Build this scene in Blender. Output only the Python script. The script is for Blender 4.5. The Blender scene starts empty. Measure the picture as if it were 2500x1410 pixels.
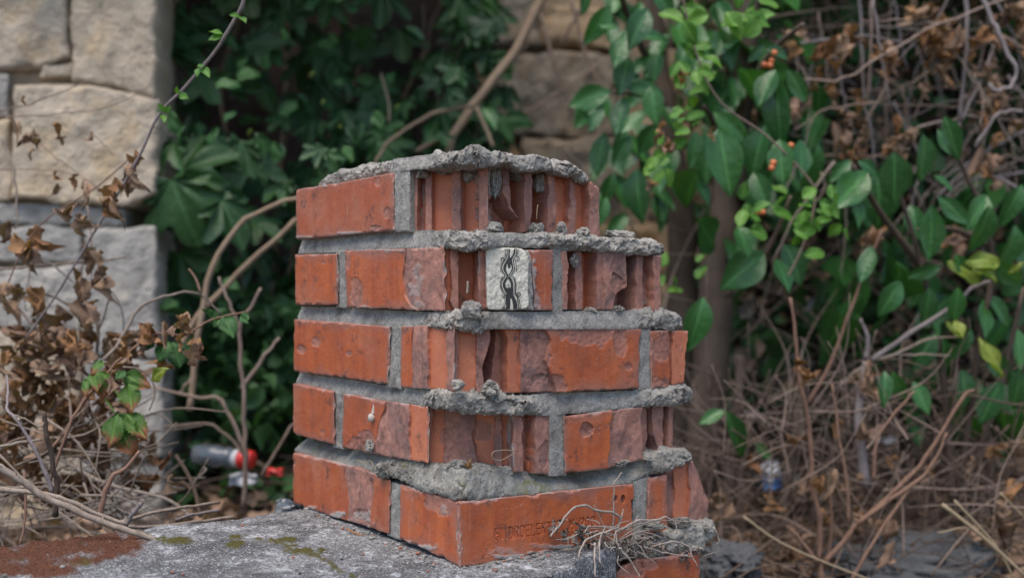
import bpy, bmesh, math, random
import numpy as np
from mathutils import Vector, Matrix

random.seed(7)
scene = bpy.context.scene
COL = scene.collection

# ------------------------------------------------------------------ camera, sky, sun, exposure
F, CX, HY, CZ = 2850.0, 1250.0, 728.0, 0.55      # focal length and horizon measured on the photograph (px at 2500 wide), eye height
cam_d = bpy.data.cameras.new('camera')
cam_d.sensor_width = 23.5
cam_d.lens = 23.5 * F / 2500.0
cam_d.shift_y = (HY - 705.0) / 2500.0
cam_d.clip_start, cam_d.clip_end = 0.05, 400.0
cam_d.dof.use_dof = True
cam_d.dof.focus_distance = 1.30
cam_d.dof.aperture_fstop = 2.1
cam = bpy.data.objects.new('camera', cam_d)
cam.location = (0, 0, CZ)
cam.rotation_euler = (math.radians(90), 0, 0)
COL.objects.link(cam)
scene.camera = cam

SUN_EL, SUN_AZ = math.radians(66), math.radians(205)   # soft light from behind the camera, a little to its left
world = bpy.data.worlds.new('World')
scene.world = world
world.use_nodes = True
wn = world.node_tree.nodes
wl = world.node_tree.links
sky = wn.new('ShaderNodeTexSky')
sky.sky_type = 'NISHITA'
sky.sun_disc = False
sky.sun_elevation = SUN_EL
sky.sun_rotation = SUN_AZ
sky.air_density = 1.0
sky.dust_density = 1.0
sky.ozone_density = 1.0
bg = wn['Background']
bg.inputs['Strength'].default_value = 0.085
wl.new(sky.outputs['Color'], bg.inputs['Color'])

sun_d = bpy.data.lights.new('sun', 'SUN')
sun_d.energy = 1.5
sun_d.angle = math.radians(45)
sun_d.color = (1.0, 0.90, 0.78)
sun = bpy.data.objects.new('sun', sun_d)
sdir = Vector((math.sin(SUN_AZ) * math.cos(SUN_EL), math.cos(SUN_AZ) * math.cos(SUN_EL), math.sin(SUN_EL)))
sun.rotation_euler = sdir.to_track_quat('Z', 'Y').to_euler()
sun.location = (0, -3, 6)
COL.objects.link(sun)

vs = scene.view_settings
vs.view_transform = 'Standard'
vs.look = 'None'
vs.exposure = 1.35
vs.gamma = 1.0
vs.use_curve_mapping = False
cy = scene.cycles
cy.max_bounces, cy.diffuse_bounces, cy.glossy_bounces, cy.transmission_bounces = 5, 3, 2, 3

# ------------------------------------------------------------------ helpers
def P(px, py, Y):
    """a point of the place, given where the photograph shows it and its distance in metres"""
    return Vector(((px - CX) / F * Y, Y, CZ - (py - HY) / F * Y))

def _hash(ix, iy, iz, seed):
    n = (ix * 374761393 + iy * 668265263 + iz * 2147483647 * 3 + seed * 1274126177) & 0xFFFFFFFF
    n = ((n ^ (n >> 13)) * 1274126177) & 0xFFFFFFFF
    n = n ^ (n >> 16)
    return (n & 0xFFFF) / 32767.5 - 1.0

def vn(x, y, z, seed=0):
    x, y, z = np.broadcast_arrays(np.asarray(x, float), np.asarray(y, float), np.asarray(z, float))
    fx, fy, fz = np.floor(x), np.floor(y), np.floor(z)
    ix, iy, iz = fx.astype(np.int64), fy.astype(np.int64), fz.astype(np.int64)
    tx, ty, tz = x - fx, y - fy, z - fz
    tx, ty, tz = [t * t * (3 - 2 * t) for t in (tx, ty, tz)]
    r = 0
    for a in (0, 1):
        wa = tx if a else 1 - tx
        for b in (0, 1):
            wb = ty if b else 1 - ty
            for c in (0, 1):
                wc = tz if c else 1 - tz
                r = r + wa * wb * wc * _hash(ix + a, iy + b, iz + c, seed)
    return r

def fbm(x, y, z, octv=4, seed=0, gain=0.5):
    r, a, f = 0, 1.0, 1.0
    for o in range(octv):
        r = r + a * vn(np.asarray(x) * f + 7.3 * o, np.asarray(y) * f + 1.7 * o, np.asarray(z) * f + 4.1 * o, seed + o)
        a *= gain
        f *= 2.03
    return r

def cells(x, y, z, seed=0):
    """random value of the nearest of scattered points: angular plates"""
    x, y, z = np.broadcast_arrays(x, y, z)
    ix, iy, iz = [np.floor(q).astype(np.int64) for q in (x, y, z)]
    best = np.full(x.shape, 1e9); val = np.zeros(x.shape)
    for a in (-1, 0, 1):
        for b in (-1, 0, 1):
            for c in (-1, 0, 1):
                jx, jy, jz = ix + a, iy + b, iz + c
                dx = jx + 0.5 + 0.5 * _hash(jx, jy, jz, seed) - x
                dy = jy + 0.5 + 0.5 * _hash(jx, jy, jz, seed + 1) - y
                dz = jz + 0.5 + 0.5 * _hash(jx, jy, jz, seed + 2) - z
                d = dx * dx + dy * dy + dz * dz
                v = _hash(jx, jy, jz, seed + 3) + 0.9 * (dx * _hash(jx, jy, jz, seed + 4) + dz * _hash(jx, jy, jz, seed + 5))
                m = d < best
                best = np.where(m, d, best); val = np.where(m, v, val)
    return val

def mesh_np(name, verts, faces, mat=None, smooth=True, sharp=None, wear=None):
    me = bpy.data.meshes.new(name)
    v = verts.tolist() if isinstance(verts, np.ndarray) else [tuple(q) for q in verts]
    f = faces.tolist() if isinstance(faces, np.ndarray) else faces
    me.from_pydata(v, [], f)
    if wear is not None:
        at = me.color_attributes.new('wear', 'FLOAT_COLOR', 'POINT')
        c = np.ones((len(v), 4), np.float32)
        c[:, :wear.shape[1]] = wear
        at.data.foreach_set('color', c.ravel())
    if smooth:
        me.polygons.foreach_set('use_smooth', [True] * len(me.polygons))
    if sharp is not None:
        me.set_sharp_from_angle(angle=math.radians(sharp))
    if mat:
        me.materials.append(mat)
    me.update()
    return me

def put(name, me, parent=None, mw=None):
    o = bpy.data.objects.new(name, me)
    COL.objects.link(o)
    if parent is not None:
        o.parent = parent
        o.matrix_parent_inverse = ROOTINV.get(parent.name, Matrix())
    if mw is not None:
        o.matrix_basis = mw
    return o

ROOTINV = {}
def thing(name, label, cat, loc, group=None):
    o = bpy.data.objects.new(name, None)
    o.empty_display_size = 0.05
    COL.objects.link(o)
    o.location = loc
    ROOTINV[o.name] = Matrix.Translation(-Vector(loc))
    return tag(o, label, cat, group)

def tag(o, label=None, cat=None, group=None, kind=None):
    if label: o['label'] = label
    if cat: o['category'] = cat
    if group: o['group'] = group
    if kind: o['kind'] = kind
    return o

def cat(parts):
    V, Fa, W, n = [], [], [], 0
    for p in parts:
        V.append(p[0])
        Fa += [tuple(i + n for i in f) for f in p[1]]
        if len(p) > 2: W.append(p[2])
        n += len(p[0])
    return (np.concatenate(V), Fa) + ((np.concatenate(W),) if W else ())

# ------------------------------------------------------------------ materials
def new_mat(name):
    m = bpy.data.materials.new(name)
    m.use_nodes = True
    nt = m.node_tree
    return m, nt, nt.nodes, nt.links, nt.nodes['Principled BSDF']

class G:
    """small node-graph writer"""
    def __init__(s, name):
        s.m, s.nt, s.n, s.l, s.b = new_mat(name)
        s.tc = s.n.new('ShaderNodeTexCoord')
    def noise(s, scale, detail=4, rough=0.55, vec=None, dist=0.0):
        t = s.n.new('ShaderNodeTexNoise')
        t.inputs['Scale'].default_value = scale
        t.inputs['Detail'].default_value = detail
        t.inputs['Roughness'].default_value = rough
        t.inputs['Distortion'].default_value = dist
        s.l.new(vec or s.tc.outputs['Object'], t.inputs['Vector'])
        return t.outputs['Fac']
    def voro(s, scale, feature='F1', vec=None, rnd=1.0):
        t = s.n.new('ShaderNodeTexVoronoi')
        t.feature = feature
        t.inputs['Scale'].default_value = scale
        t.inputs['Randomness'].default_value = rnd
        s.l.new(vec or s.tc.outputs['Object'], t.inputs['Vector'])
        return t.outputs['Distance']
    def stretch(s, sx, sy, sz):
        t = s.n.new('ShaderNodeMapping')
        t.inputs['Scale'].default_value = (sx, sy, sz)
        s.l.new(s.tc.outputs['Object'], t.inputs['Vector'])
        return t.outputs['Vector']
    def ramp(s, fac, stops):
        t = s.n.new('ShaderNodeValToRGB')
        e = t.color_ramp.elements
        while len(e) < len(stops): e.new(0.5)
        for q, (p, c) in zip(e, stops):
            q.position = p
            q.color = (c, c, c, 1) if not isinstance(c, tuple) else c + (1,)
        s.l.new(fac, t.inputs['Fac'])
        return t.outputs['Color']
    def mix(s, fac, a, b, mode='MIX'):
        t = s.n.new('ShaderNodeMix')
        t.data_type = 'RGBA'
        t.blend_type = mode
        for k, v in ((0, fac), (6, a), (7, b)):
            if isinstance(v, (int, float)): t.inputs[k].default_value = v if k == 0 else (v, v, v, 1)
            elif isinstance(v, tuple): t.inputs[k].default_value = v + (1,)
            else: s.l.new(v, t.inputs[k])
        return t.outputs[2]
    def math(s, op, a, b=0.0, clamp=False):
        t = s.n.new('ShaderNodeMath')
        t.operation = op
        t.use_clamp = clamp
        for k, v in ((0, a), (1, b)):
            if isinstance(v, (int, float)): t.inputs[k].default_value = v
            else: s.l.new(v, t.inputs[k])
        return t.outputs[0]
    def attr(s, name):
        t = s.n.new('ShaderNodeAttribute')
        t.attribute_name = name
        sp = s.n.new('ShaderNodeSeparateColor')
        s.l.new(t.outputs['Color'], sp.inputs['Color'])
        return sp.outputs
    def rand(s):
        return s.n.new('ShaderNodeObjectInfo').outputs['Random']
    def geo_up(s):
        g = s.n.new('ShaderNodeNewGeometry')
        sp = s.n.new('ShaderNodeSeparateXYZ')
        s.l.new(g.outputs['Normal'], sp.inputs[0])
        return sp.outputs['Z']
    def color(s, c):
        if isinstance(c, tuple): s.b.inputs['Base Color'].default_value = c + (1,)
        else: s.l.new(c, s.b.inputs['Base Color'])
    def rough(s, v):
        if isinstance(v, (int, float)): s.b.inputs['Roughness'].default_value = v
        else: s.l.new(v, s.b.inputs['Roughness'])
    def bump(s, h, strength, dist):
        t = s.n.new('ShaderNodeBump')
        t.inputs['Strength'].default_value = strength
        t.inputs['Distance'].default_value = dist
        s.l.new(h, t.inputs['Height'])
        if s.b.inputs['Normal'].is_linked:
            s.l.new(s.b.inputs['Normal'].links[0].from_socket, t.inputs['Normal'])
        s.l.new(t.outputs['Normal'], s.b.inputs['Normal'])

def brick_material():
    g = G('fired_brick')
    w = g.attr('wear')                                  # red: broken surface, green: smooth inner web, blue: clinging mortar dust
    t = g.n.new('ShaderNodeAttribute'); t.attribute_name = 'wear'
    edge = t.outputs['Alpha']                           # old weathering towards the rim of a face
    rnd = g.rand()
    streak = g.noise(60, 2, 0.6, g.stretch(1, 1, 0.10))
    blot = g.noise(24, 4, 0.65)
    fine = g.noise(150, 3, 0.7)
    skin = g.mix(g.ramp(streak, [(0.3, 0.0), (0.7, 1.0)]), (0.50, 0.124, 0.036), (0.37, 0.080, 0.028))
    skin = g.mix(g.math('MULTIPLY', rnd, 0.45), skin, (0.30, 0.088, 0.055))
    pat = g.math('MULTIPLY', edge, g.ramp(blot, [(0.30, 0.15), (0.65, 1.0)]))
    skin = g.mix(pat, skin, (0.26, 0.125, 0.10))
    skin = g.mix(g.ramp(blot, [(0.54, 0.0), (0.74, 0.6)]), skin, (0.33, 0.13, 0.09))
    web = g.mix(g.ramp(blot, [(0.3, 0.0), (0.7, 1.0)]), (0.58, 0.195, 0.098), (0.44, 0.135, 0.070))
    brk = g.mix(g.ramp(fine, [(0.3, 0.0), (0.7, 1.0)]), (0.26, 0.122, 0.095), (0.45, 0.220, 0.165))
    brk = g.mix(g.ramp(g.noise(26, 3, 0.65), [(0.42, 0.0), (0.66, 0.85)]), brk, (0.185, 0.115, 0.105))
    bloom = g.noise(13, 4, 0.7)
    skin = g.mix(g.ramp(bloom, [(0.50, 0.0), (0.72, 0.5)]), skin, (0.42, 0.190, 0.125))
    skin = g.mix(g.ramp(bloom, [(0.30, 0.45), (0.44, 0.0)]), skin, (0.16, 0.060, 0.042))
    c = g.mix(w[1], skin, web)
    c = g.mix(w[0], c, brk)
    dirt = g.ramp(g.noise(46, 4, 0.78), [(0.565, 0.0), (0.69, 0.8)])
    c = g.mix(dirt, c, (0.085, 0.052, 0.048))
    speck = g.ramp(g.voro(210), [(0.07, 1.0), (0.14, 0.0)])
    few = g.ramp(g.noise(35, 2), [(0.52, 0.0), (0.60, 0.9)])
    c = g.mix(g.math('MULTIPLY', speck, few), c, (0.62, 0.50, 0.44))
    scr = g.ramp(g.noise(380, 2, 0.5, g.stretch(1, 1, 0.03)), [(0.66, 0.0), (0.71, 0.45)])
    c = g.mix(g.math('MULTIPLY', scr, g.ramp(blot, [(0.48, 0.0), (0.6, 1.0)])), c, (0.60, 0.30, 0.20))
    c = g.mix(w[2], c, (0.34, 0.325, 0.31))
    g.color(c)
    g.rough(g.mix(w[0], g.mix(blot, 0.40, 0.62), 0.88))
    g.b.inputs['Specular IOR Level'].default_value = 0.4
    g.bump(fine, 0.6, 0.0011)
    g.bump(g.noise(620, 2, 0.6), 0.45, 0.0006)
    return g.m

def mortar_material(name, base, moss=0.0):
    g = G(name)
    big = g.noise(14, 3, 0.65)
    mid = g.noise(90, 4, 0.72)
    c = g.mix(big, tuple(x * 0.72 for x in base), tuple(min(1, x * 1.28) for x in base))
    c = g.mix(g.ramp(mid, [(0.35, 0.75), (0.6, 0.0)]), c, tuple(x * 0.5 for x in base))
    sand = g.voro(1150)
    c = g.mix(g.ramp(sand, [(0.14, 0.9), (0.28, 0.0)]), c, tuple(min(1, x * 1.9) for x in base))
    c = g.mix(g.ramp(g.noise(800, 2), [(0.52, 0.0), (0.68, 0.75)]), c, (0.045, 0.042, 0.040))
    c = g.mix(g.ramp(g.noise(30, 3), [(0.58, 0.0), (0.72, 0.5)]), c, (0.20, 0.165, 0.125))
    w = g.attr('wear')
    brk = g.mix(g.ramp(mid, [(0.3, 0.0), (0.7, 1.0)]), (0.20, 0.185, 0.165), (0.42, 0.395, 0.355))
    c = g.mix(g.math('MULTIPLY', w[0], 0.8), c, brk)
    c = g.mix(g.ramp(g.noise(21, 4, 0.7), [(0.53, 0.0), (0.68, 0.75)]), c, (0.085, 0.075, 0.065))
    if moss:
        mk = g.ramp(g.noise(17, 4, 0.7), [(0.60, 0.0), (0.68, moss)])
        c = g.mix(g.math('MULTIPLY', mk, g.ramp(mid, [(0.4, 0.2), (0.6, 1.0)])), c, (0.13, 0.13, 0.03))
    g.color(c)
    g.rough(0.95)
    g.b.inputs['Specular IOR Level'].default_value = 0.15
    g.bump(mid, 0.9, 0.0030)
    g.bump(sand, 0.45, 0.0007)
    return g.m

M = {}
M['brick'] = brick_material()
M['mortar'] = mortar_material('cement_mortar', (0.35, 0.335, 0.31))
M['mortar_mossy'] = mortar_material('mossy_mortar', (0.28, 0.275, 0.25), 0.9)

def plain(name, col, rough=0.6, spec=0.4, scale=40, var=0.25, bump=0.0):
    g = G(name)
    n = g.noise(scale, 4, 0.6)
    g.color(g.mix(n, tuple(x * (1 - var) for x in col), tuple(min(1, x * (1 + var)) for x in col)))
    g.rough(rough)
    g.b.inputs['Specular IOR Level'].default_value = spec
    if bump: g.bump(n, 0.6, bump)
    return g.m

# ------------------------------------------------------------------ the brick pillar: two faces meeting at a front corner
C0 = np.array([-0.0544, 1.210])
RD = np.array([0.7974, 0.6034]); RD /= np.linalg.norm(RD)
LD = np.array([-RD[1], RD[0]])
class Plane:
    def __init__(s, o, d, n): s.o, s.d, s.n = np.array(o), np.array(d), np.array(n)
    def u(s, px, dep=0.0):
        k = (px - CX) / F
        return (k * (s.o[1] + dep * s.n[1]) - s.o[0] - dep * s.n[0]) / (s.d[0] - k * s.d[1])
    def at(s, u, dep=0.0): return s.o + u * s.d + dep * s.n
    def pt(s, px, py, dep=0.0):
        q = s.at(s.u(px, dep), dep)
        return Vector((q[0], q[1], CZ - (py - HY) / F * q[1]))
    def inset(s, mm): return Plane(s.o + s.n * mm * 0.001, s.d, s.n)
PL = Plane(C0, LD, RD)
PR = Plane(C0, RD, LD)
CENTRE = C0 + 0.1925 * (LD + RD)
def chamfer(p, q):
    """a plane of the broken corner through two plan points, u from p to q"""
    d = np.array(q) - np.array(p)
    d = d / np.linalg.norm(d)
    n = np.array([-d[1], d[0]])
    if n[1] < 0: n = -n
    return Plane(p, d, n)

AMP = {'stone': 2.0, 'tile': 0.6, 'face': 0.35, 'chan': 0.35, 'fin': 0.9, 'spall': 1.6, 'mort': 0.9, 'deep': 1.2}
WEAR = {'stone': (0, 0, 0), 'tile': (0, 0, 0), 'face': (0, 0, 0), 'chan': (0.06, 1, 0), 'fin': (0.95, 0, 0), 'spall': (1, 0, 0), 'mort': (0, 0, 1), 'deep': (0.8, 0.2, 0)}
def hf(pl, top, bot, strips=((0, 'face'),), cell=1.2, thick=38, chips=(), smears=(), edge=1.6, jag=2.2, seed=1, engrave=None, topcut=0.0, taper=42, amp=1.0, fs=1.0, wob=0.0):
    """front surface of one brick as relief over its face: strips of given depth (mm), broken edges, chips; closed to a solid"""
    top, bot = np.array(top, float), np.array(bot, float)
    def uz(a):
        u = pl.u(a[:, 0])
        Y = pl.o[1] + u * pl.d[1]
        return u, CZ - (a[:, 1] - HY) / F * Y
    ut, zt = uz(top); ub, zb = uz(bot)
    w = abs(ut[-1] - ut[0]); h = abs(zt.mean() - zb.mean())
    nu, nv = max(4, int(w / (cell * 0.001))), max(4, int(h / (cell * 0.001)))
    S, V = np.meshgrid(np.linspace(0, 1, nu + 1), np.linspace(0, 1, nv + 1), indexing='ij')
    def interp(u, us, zs):
        o = np.argsort(us)
        return np.interp(u, us[o], zs[o])
    UT, UB = ut[0] + (ut[-1] - ut[0]) * S, ub[0] + (ub[-1] - ub[0]) * S
    U = UB + (UT - UB) * V
    ZT, ZB = interp(UT, ut, zt), interp(UB, ub, zb)
    if topcut:
        ZT = ZT - 0.001 * topcut * np.abs(fbm(UT * 160, 0, 0, 3, seed + 50))
    if wob:
        UT0, ZT0 = U.copy(), 0
        ZT = ZT + 0.001 * wob * fbm(UT * 14, 1, 0, 4, seed + 70)
        ZB = ZB + 0.001 * wob * fbm(UB * 14, 5, 0, 4, seed + 71)
    Z = ZB + (ZT - ZB) * V
    if wob:
        U = U + 0.001 * wob * (2 * S - 1) * fbm(Z * 14, 9 + 5 * (S > .5), 0, 4, seed + 72)
    def proj(dep):
        q0 = pl.o[0] + U * pl.d[0] + dep * pl.n[0]
        q1 = pl.o[1] + U * pl.d[1] + dep * pl.n[1]
        return CX + F * q0 / q1, HY - F * (Z - CZ) / q1
    items = [s for s in strips if isinstance(s, tuple)]
    bounds = [s for s in strips if not isinstance(s, tuple)]
    idx = np.zeros(U.shape, int)
    snaps = []
    for k, b in enumerate(bounds):
        dmin = min(items[k][0], items[k + 1][0]) * 0.001
        px, py = proj(dmin)
        if isinstance(b, list):
            bb = np.array(b, float)
            bx = np.interp(py, bb[:, 1], bb[:, 0])
        else:
            bx = b
        jj = jag * (fbm(0, py / 26.0, k * 3.3, 3, seed + 11 + k, 0.4))
        right = px > bx + jj
        idx = np.where(right, k + 1, idx)
        chg = right[1:, :] != right[:-1, :]
        ii, vv = np.nonzero(chg)
        lim = (bx + jj)[ii, vv] if np.ndim(bx + jj) == 2 else np.broadcast_to(bx + jj, px.shape)[ii, vv]
        ub_ = pl.u(lim, dmin)
        sg = np.sign(U[ii + 1, vv] - U[ii, vv]) * 0.0001
        lo, hi = U[ii, vv].copy(), U[ii + 1, vv].copy()
        ub_ = np.clip(ub_, np.minimum(lo, hi), np.maximum(lo, hi))
        snaps.append((ii, vv, ub_ - sg, ub_ + sg))
    for ii, vv, q0_, q1_ in snaps:
        U[ii, vv] = q0_
        U[ii + 1, vv] = q1_
    D = np.zeros(U.shape)
    W = np.zeros(U.shape + (3,))
    for k, it in enumerate(items):
        m = idx == k
        kind = it[1]
        a = AMP[kind] * amp
        if kind in ('face', 'chan'):
            nz = a * fbm(U * 45 * fs, Z * 45 * fs, k, 3, seed)
        else:
            nz = a * (fbm(U * 70 * fs, Z * 40 * fs, k, 5, seed + k) - 0.5 * np.abs(fbm(U * 28 * fs, Z * 28 * fs, k + 9, 2, seed + 3)))
        D = np.where(m, it[0] + nz, D)
        for j in range(3): W[..., j] = np.where(m, WEAR[kind][j], W[..., j])
    px, py = proj(0.0)
    for (cx, cy, rx, ry, dp) in chips:
        r = np.sqrt(((px - cx) / rx) ** 2 + ((py - cy) / ry) ** 2) + 0.28 * fbm(px / 22.0, py / 22.0, cx, 4, seed + 5)
        m = (r < 1)
        D = np.where(m, D + dp * (1.05 - 0.5 * r * r) + 0.35 * fbm(px / 7.0, py / 7.0, cy, 3, seed), D)
        W[..., 0] = np.where(m, np.maximum(W[..., 0], 0.7), W[..., 0])
    for (cx, cy, rx, ry, sv) in smears:
        r = np.sqrt(((px - cx) / rx) ** 2 + ((py - cy) / ry) ** 2) + 0.75 * fbm(px / 12.0, py / 9.0, cx, 4, seed + 15)
        k_ = np.clip(2.2 * (1 - r), 0, 1)
        D = D - 0.9 * sv * k_
        W[..., 2] = np.maximum(W[..., 2], sv * k_)
    if engrave is not None:
        D = D + engrave(px, py)
    dist = np.minimum(np.minimum(S, 1 - S) * w, np.minimum(V, 1 - V) * h) * 1000
    e = edge * (1 + 1.6 * np.clip(fbm(U * 90 * fs, Z * 90 * fs, 3, 3, seed + 2), -0.4, 1.0))
    k = np.clip((e - dist) / e, 0, 1)
    D = D + e * k * k
    W[..., 0] = np.maximum(W[..., 0], 0.8 * (k > 0.35))
    nn = np.clip(1.4 * (k - 0.3) * (fbm(U * 60, Z * 60, 8, 3, seed + 8) > 0.12), 0, 1)
    W[..., 2] = np.maximum(W[..., 2], 0.7 * nn)
    A = np.clip(1.15 - dist / (9.0 * (1 + 0.7 * fbm(U * 30, Z * 30, 4, 2, seed + 6))), 0, 1)
    dep = D * 0.001
    X = pl.o[0] + U * pl.d[0] + dep * pl.n[0]
    Yv = pl.o[1] + U * pl.d[1] + dep * pl.n[1]
    verts = np.stack([X, Yv, Z], -1).reshape(-1, 3)
    wear = np.concatenate([W.reshape(-1, 3), A.reshape(-1, 1)], 1)
    I = np.arange((nu + 1) * (nv + 1)).reshape(nu + 1, nv + 1)
    q = np.stack([I[:-1, :-1], I[1:, :-1], I[1:, 1:], I[:-1, 1:]], -1).reshape(-1, 4)
    ring = np.concatenate([I[:, 0], I[-1, 1:], I[-2::-1, -1], I[0, -2:0:-1]])
    bd = max(thick, D.max() + 8.0) * 0.001
    bx = verts[ring].copy()
    ur, zr = U.reshape(-1)[ring], Z.reshape(-1)[ring]
    uc = 0.5 * (ur.min() + ur.max())
    ur = uc + (ur - uc) * max(0.25, 1 - taper * 0.001 / max(1e-6, ur.max() - uc))
    bx[:, 0] = pl.o[0] + ur * pl.d[0] + bd * pl.n[0]
    bx[:, 1] = pl.o[1] + ur * pl.d[1] + bd * pl.n[1]
    n0 = len(verts)
    m = len(ring)
    side = [(int(ring[i]), n0 + i, n0 + (i + 1) % m, int(ring[(i + 1) % m])) for i in range(m)]
    faces = [tuple(f) for f in q.tolist()] + side + [tuple(range(n0 + m - 1, n0 - 1, -1))]
    nrm = np.cross(verts[q[0][1]] - verts[q[0][0]], verts[q[0][2]] - verts[q[0][0]])
    if nrm[0] * pl.n[0] + nrm[1] * pl.n[1] > 0:
        faces = [f[::-1] for f in faces]
    wear2 = np.concatenate([wear, np.tile([[0.9, 0, 0, 0]], (m, 1))])
    return np.concatenate([verts, bx]), faces, wear2

def bed(st, seed, shelf_top=90, shelf_bot=60, ds=1.3, grain=1.0, smooth_lip=5.0):
    """a mortar bed running round the pillar: stations (face, px, inset mm, y of its top, y of its foot, roughness 0..1)"""
    pts, zt, zb, ro = [], [], [], []
    for (fc, px, ins, y1, y0, r) in st:
        pl = PL if fc == 'L' else PR
        q = pl.at(pl.u(px, ins * 0.001), ins * 0.001)
        pts.append(q)
        zt.append(CZ - (y1 - HY) / F * q[1]); zb.append(CZ - (y0 - HY) / F * q[1]); ro.append(r)
    pts = np.array(pts)
    L = np.concatenate([[0], np.cumsum(np.linalg.norm(np.diff(pts, axis=0), axis=1))])
    n = int(L[-1] / (ds * 0.001))
    t = np.linspace(0, L[-1], n + 1)
    X, Y = np.interp(t, L, pts[:, 0]), np.interp(t, L, pts[:, 1])
    ZT, ZB, R = np.interp(t, L, zt), np.interp(t, L, zb), np.interp(t, L, ro)
    dx, dy = CENTRE[0] - X, CENTRE[1] - Y
    dl = np.hypot(dx, dy); dx /= dl; dy /= dl
    nf = 14
    ins, zz, kind = [], [], []
    for a in np.linspace(1, 0, 8)[:-1]: ins.append(a ** 1.4 * shelf_bot); zz.append(0.0); kind.append(0)
    for v in np.linspace(0, 1, nf): ins.append(0.0); zz.append(v); kind.append(1)
    for a in np.linspace(0, 1, 14)[1:]: ins.append(a ** 1.3 * shelf_top); zz.append(1.0); kind.append(2)
    ins, zz, kind = map(np.array, (ins, zz, kind))
    I2 = ins[None, :] * 0.001 + np.zeros((n + 1, 1))
    ZZ = ZB[:, None] + (ZT - ZB)[:, None] * zz[None, :]
    v = zz[None, :]
    R2 = R[:, None]
    front = (kind == 1)[None, :]
    I2 = I2 + np.where(front, (1 - R2) * smooth_lip * 0.001 * np.clip(v * 1.3 - 0.1, 0, 1) ** 1.3, 0)
    I2 = I2 + np.where(kind[None, :] == 2, (1 - R2) * smooth_lip * 0.001, 0)
    I2 = I2 + np.where(front, R2 * 0.0055 * (2 * v - 1) ** 4, 0) + np.where(front, 0, R2 * 0.0055)
    x, y, z = X[:, None] + dx[:, None] * I2, Y[:, None] + dy[:, None] * I2, ZZ
    big = fbm(x * 38, y * 38, z * 38, 3, seed)
    med = fbm(x * 110, y * 110, z * 110, 4, seed + 20, 0.72)
    fin = fbm(x * 420, y * 420, z * 420, 2, seed + 40)
    rid = 1 - np.abs(fbm(x * 60, y * 60, z * 60, 3, seed + 60)) * 2
    wx, wy, wz = x + 0.004 * med, y + 0.004 * big, z + 0.003 * med
    plate = 2.4 * cells(wx * 62, wy * 62, wz * 62, seed + 5) + 1.5 * cells(wx * 170, wy * 170, wz * 170, seed + 15)
    dI = 0.001 * grain * (R2 * (1.5 * big + 1.2 * med + plate + 0.6 * rid) + (0.35 + 0.5 * R2) * fin + (1 - R2) * 0.7 * big)
    dZ = 0.001 * grain * (R2 * (1.5 * fbm(x * 70, y * 70, z * 20, 4, seed + 80) + 1.8 * cells(wx * 80, wy * 80, wz * 25, seed + 25) + 0.8 * med) + 0.3 * fin)
    dZ = dZ * np.where(kind[None, :] == 2, 1.5, np.where(kind[None, :] == 0, 0.9, np.clip(np.abs(2 * v - 1), 0.3, 1)))
    I2 = I2 + dI
    x, y, z = X[:, None] + dx[:, None] * I2, Y[:, None] + dy[:, None] * I2, ZZ + dZ
    verts = np.stack([x, y, z], -1).reshape(-1, 3)
    m = len(ins)
    I = np.arange((n + 1) * m).reshape(n + 1, m)
    q = np.stack([I[:-1, :-1], I[1:, :-1], I[1:, 1:], I[:-1, 1:]], -1).reshape(-1, 4).tolist()
    faces = [tuple(f) for f in q] + [tuple(int(i) for i in I[0, ::1]), tuple(int(i) for i in I[-1, ::-1])]
    # close the back
    faces += [(int(I[i, -1]), int(I[i + 1, -1]), int(I[i + 1, 0]), int(I[i, 0])) for i in range(n)]
    wr = np.zeros((n + 1, m, 3)); wr[..., 0] = R[:, None]
    return verts, faces, wr.reshape(-1, 3)

def lump(c, rad, seed, sub=4, rough=0.35):
    """a broken lump of mortar or stone: a sphere pushed in and out, with flat breaks"""
    bm = bmesh.new()
    bmesh.ops.create_icosphere(bm, subdivisions=sub, radius=1.0)
    v = np.array([p.co for p in bm.verts])
    f = [tuple(p.index for p in q.verts) for q in bm.faces]
    bm.free()
    if rough > 0.15:
        v = np.sign(v) * np.abs(v) ** 0.75
    d = 1 + rough * fbm(v[:, 0] * 1.3 + seed, v[:, 1] * 1.3, v[:, 2] * 1.3, 3, seed, 0.6) + 0.6 * rough * fbm(v[:, 0] * 4, v[:, 1] * 4, v[:, 2] * 4 + seed, 4, seed + 4, 0.8) + (0.35 * rough * cells(v[:, 0] * 4, v[:, 1] * 4, v[:, 2] * 4 + seed, seed) if rough > 0.15 else 0)
    rr = np.random.RandomState(seed)
    if rough > 0.15:
        for k in range(6):
            n = rr.normal(size=3); n /= np.linalg.norm(n)
            h = rr.uniform(0.55, 0.85)
            s = v @ n
            d = np.where(s * d > h, d * (0.35 + 0.65 * h / np.maximum(s * d, 1e-6)), d)
        d = np.clip(d, 0.5, 1.3)
    v = v * d[:, None] * np.array(rad)[None, :] + np.array(c)[None, :]
    return v, f

pillar = thing('brick_pillar', 'broken corner pillar of red hollow bricks with crumbling grey mortar', 'brick pillar', (float(CENTRE[0]), float(CENTRE[1]), 0.0))
def brick(pieces, label=None):
    v, f, w = cat(pieces) if len(pieces) > 1 else pieces[0]
    o = put('brick', mesh_np('brick', v, f, M['brick'], True, 34, w), pillar)
    if label: o['label'] = label
    return o
def joint(pl, top, bot, seed, inset=4.0, mat='mortar', rough=0.8):
    v, f, w = hf(pl.inset(inset), top, bot, ((0, 'mort'),), 1.3, 60, edge=0.6, seed=seed)
    return put('mortar_joint', mesh_np('mortar_joint', v, f, M[mat], True, 50), pillar)

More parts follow.
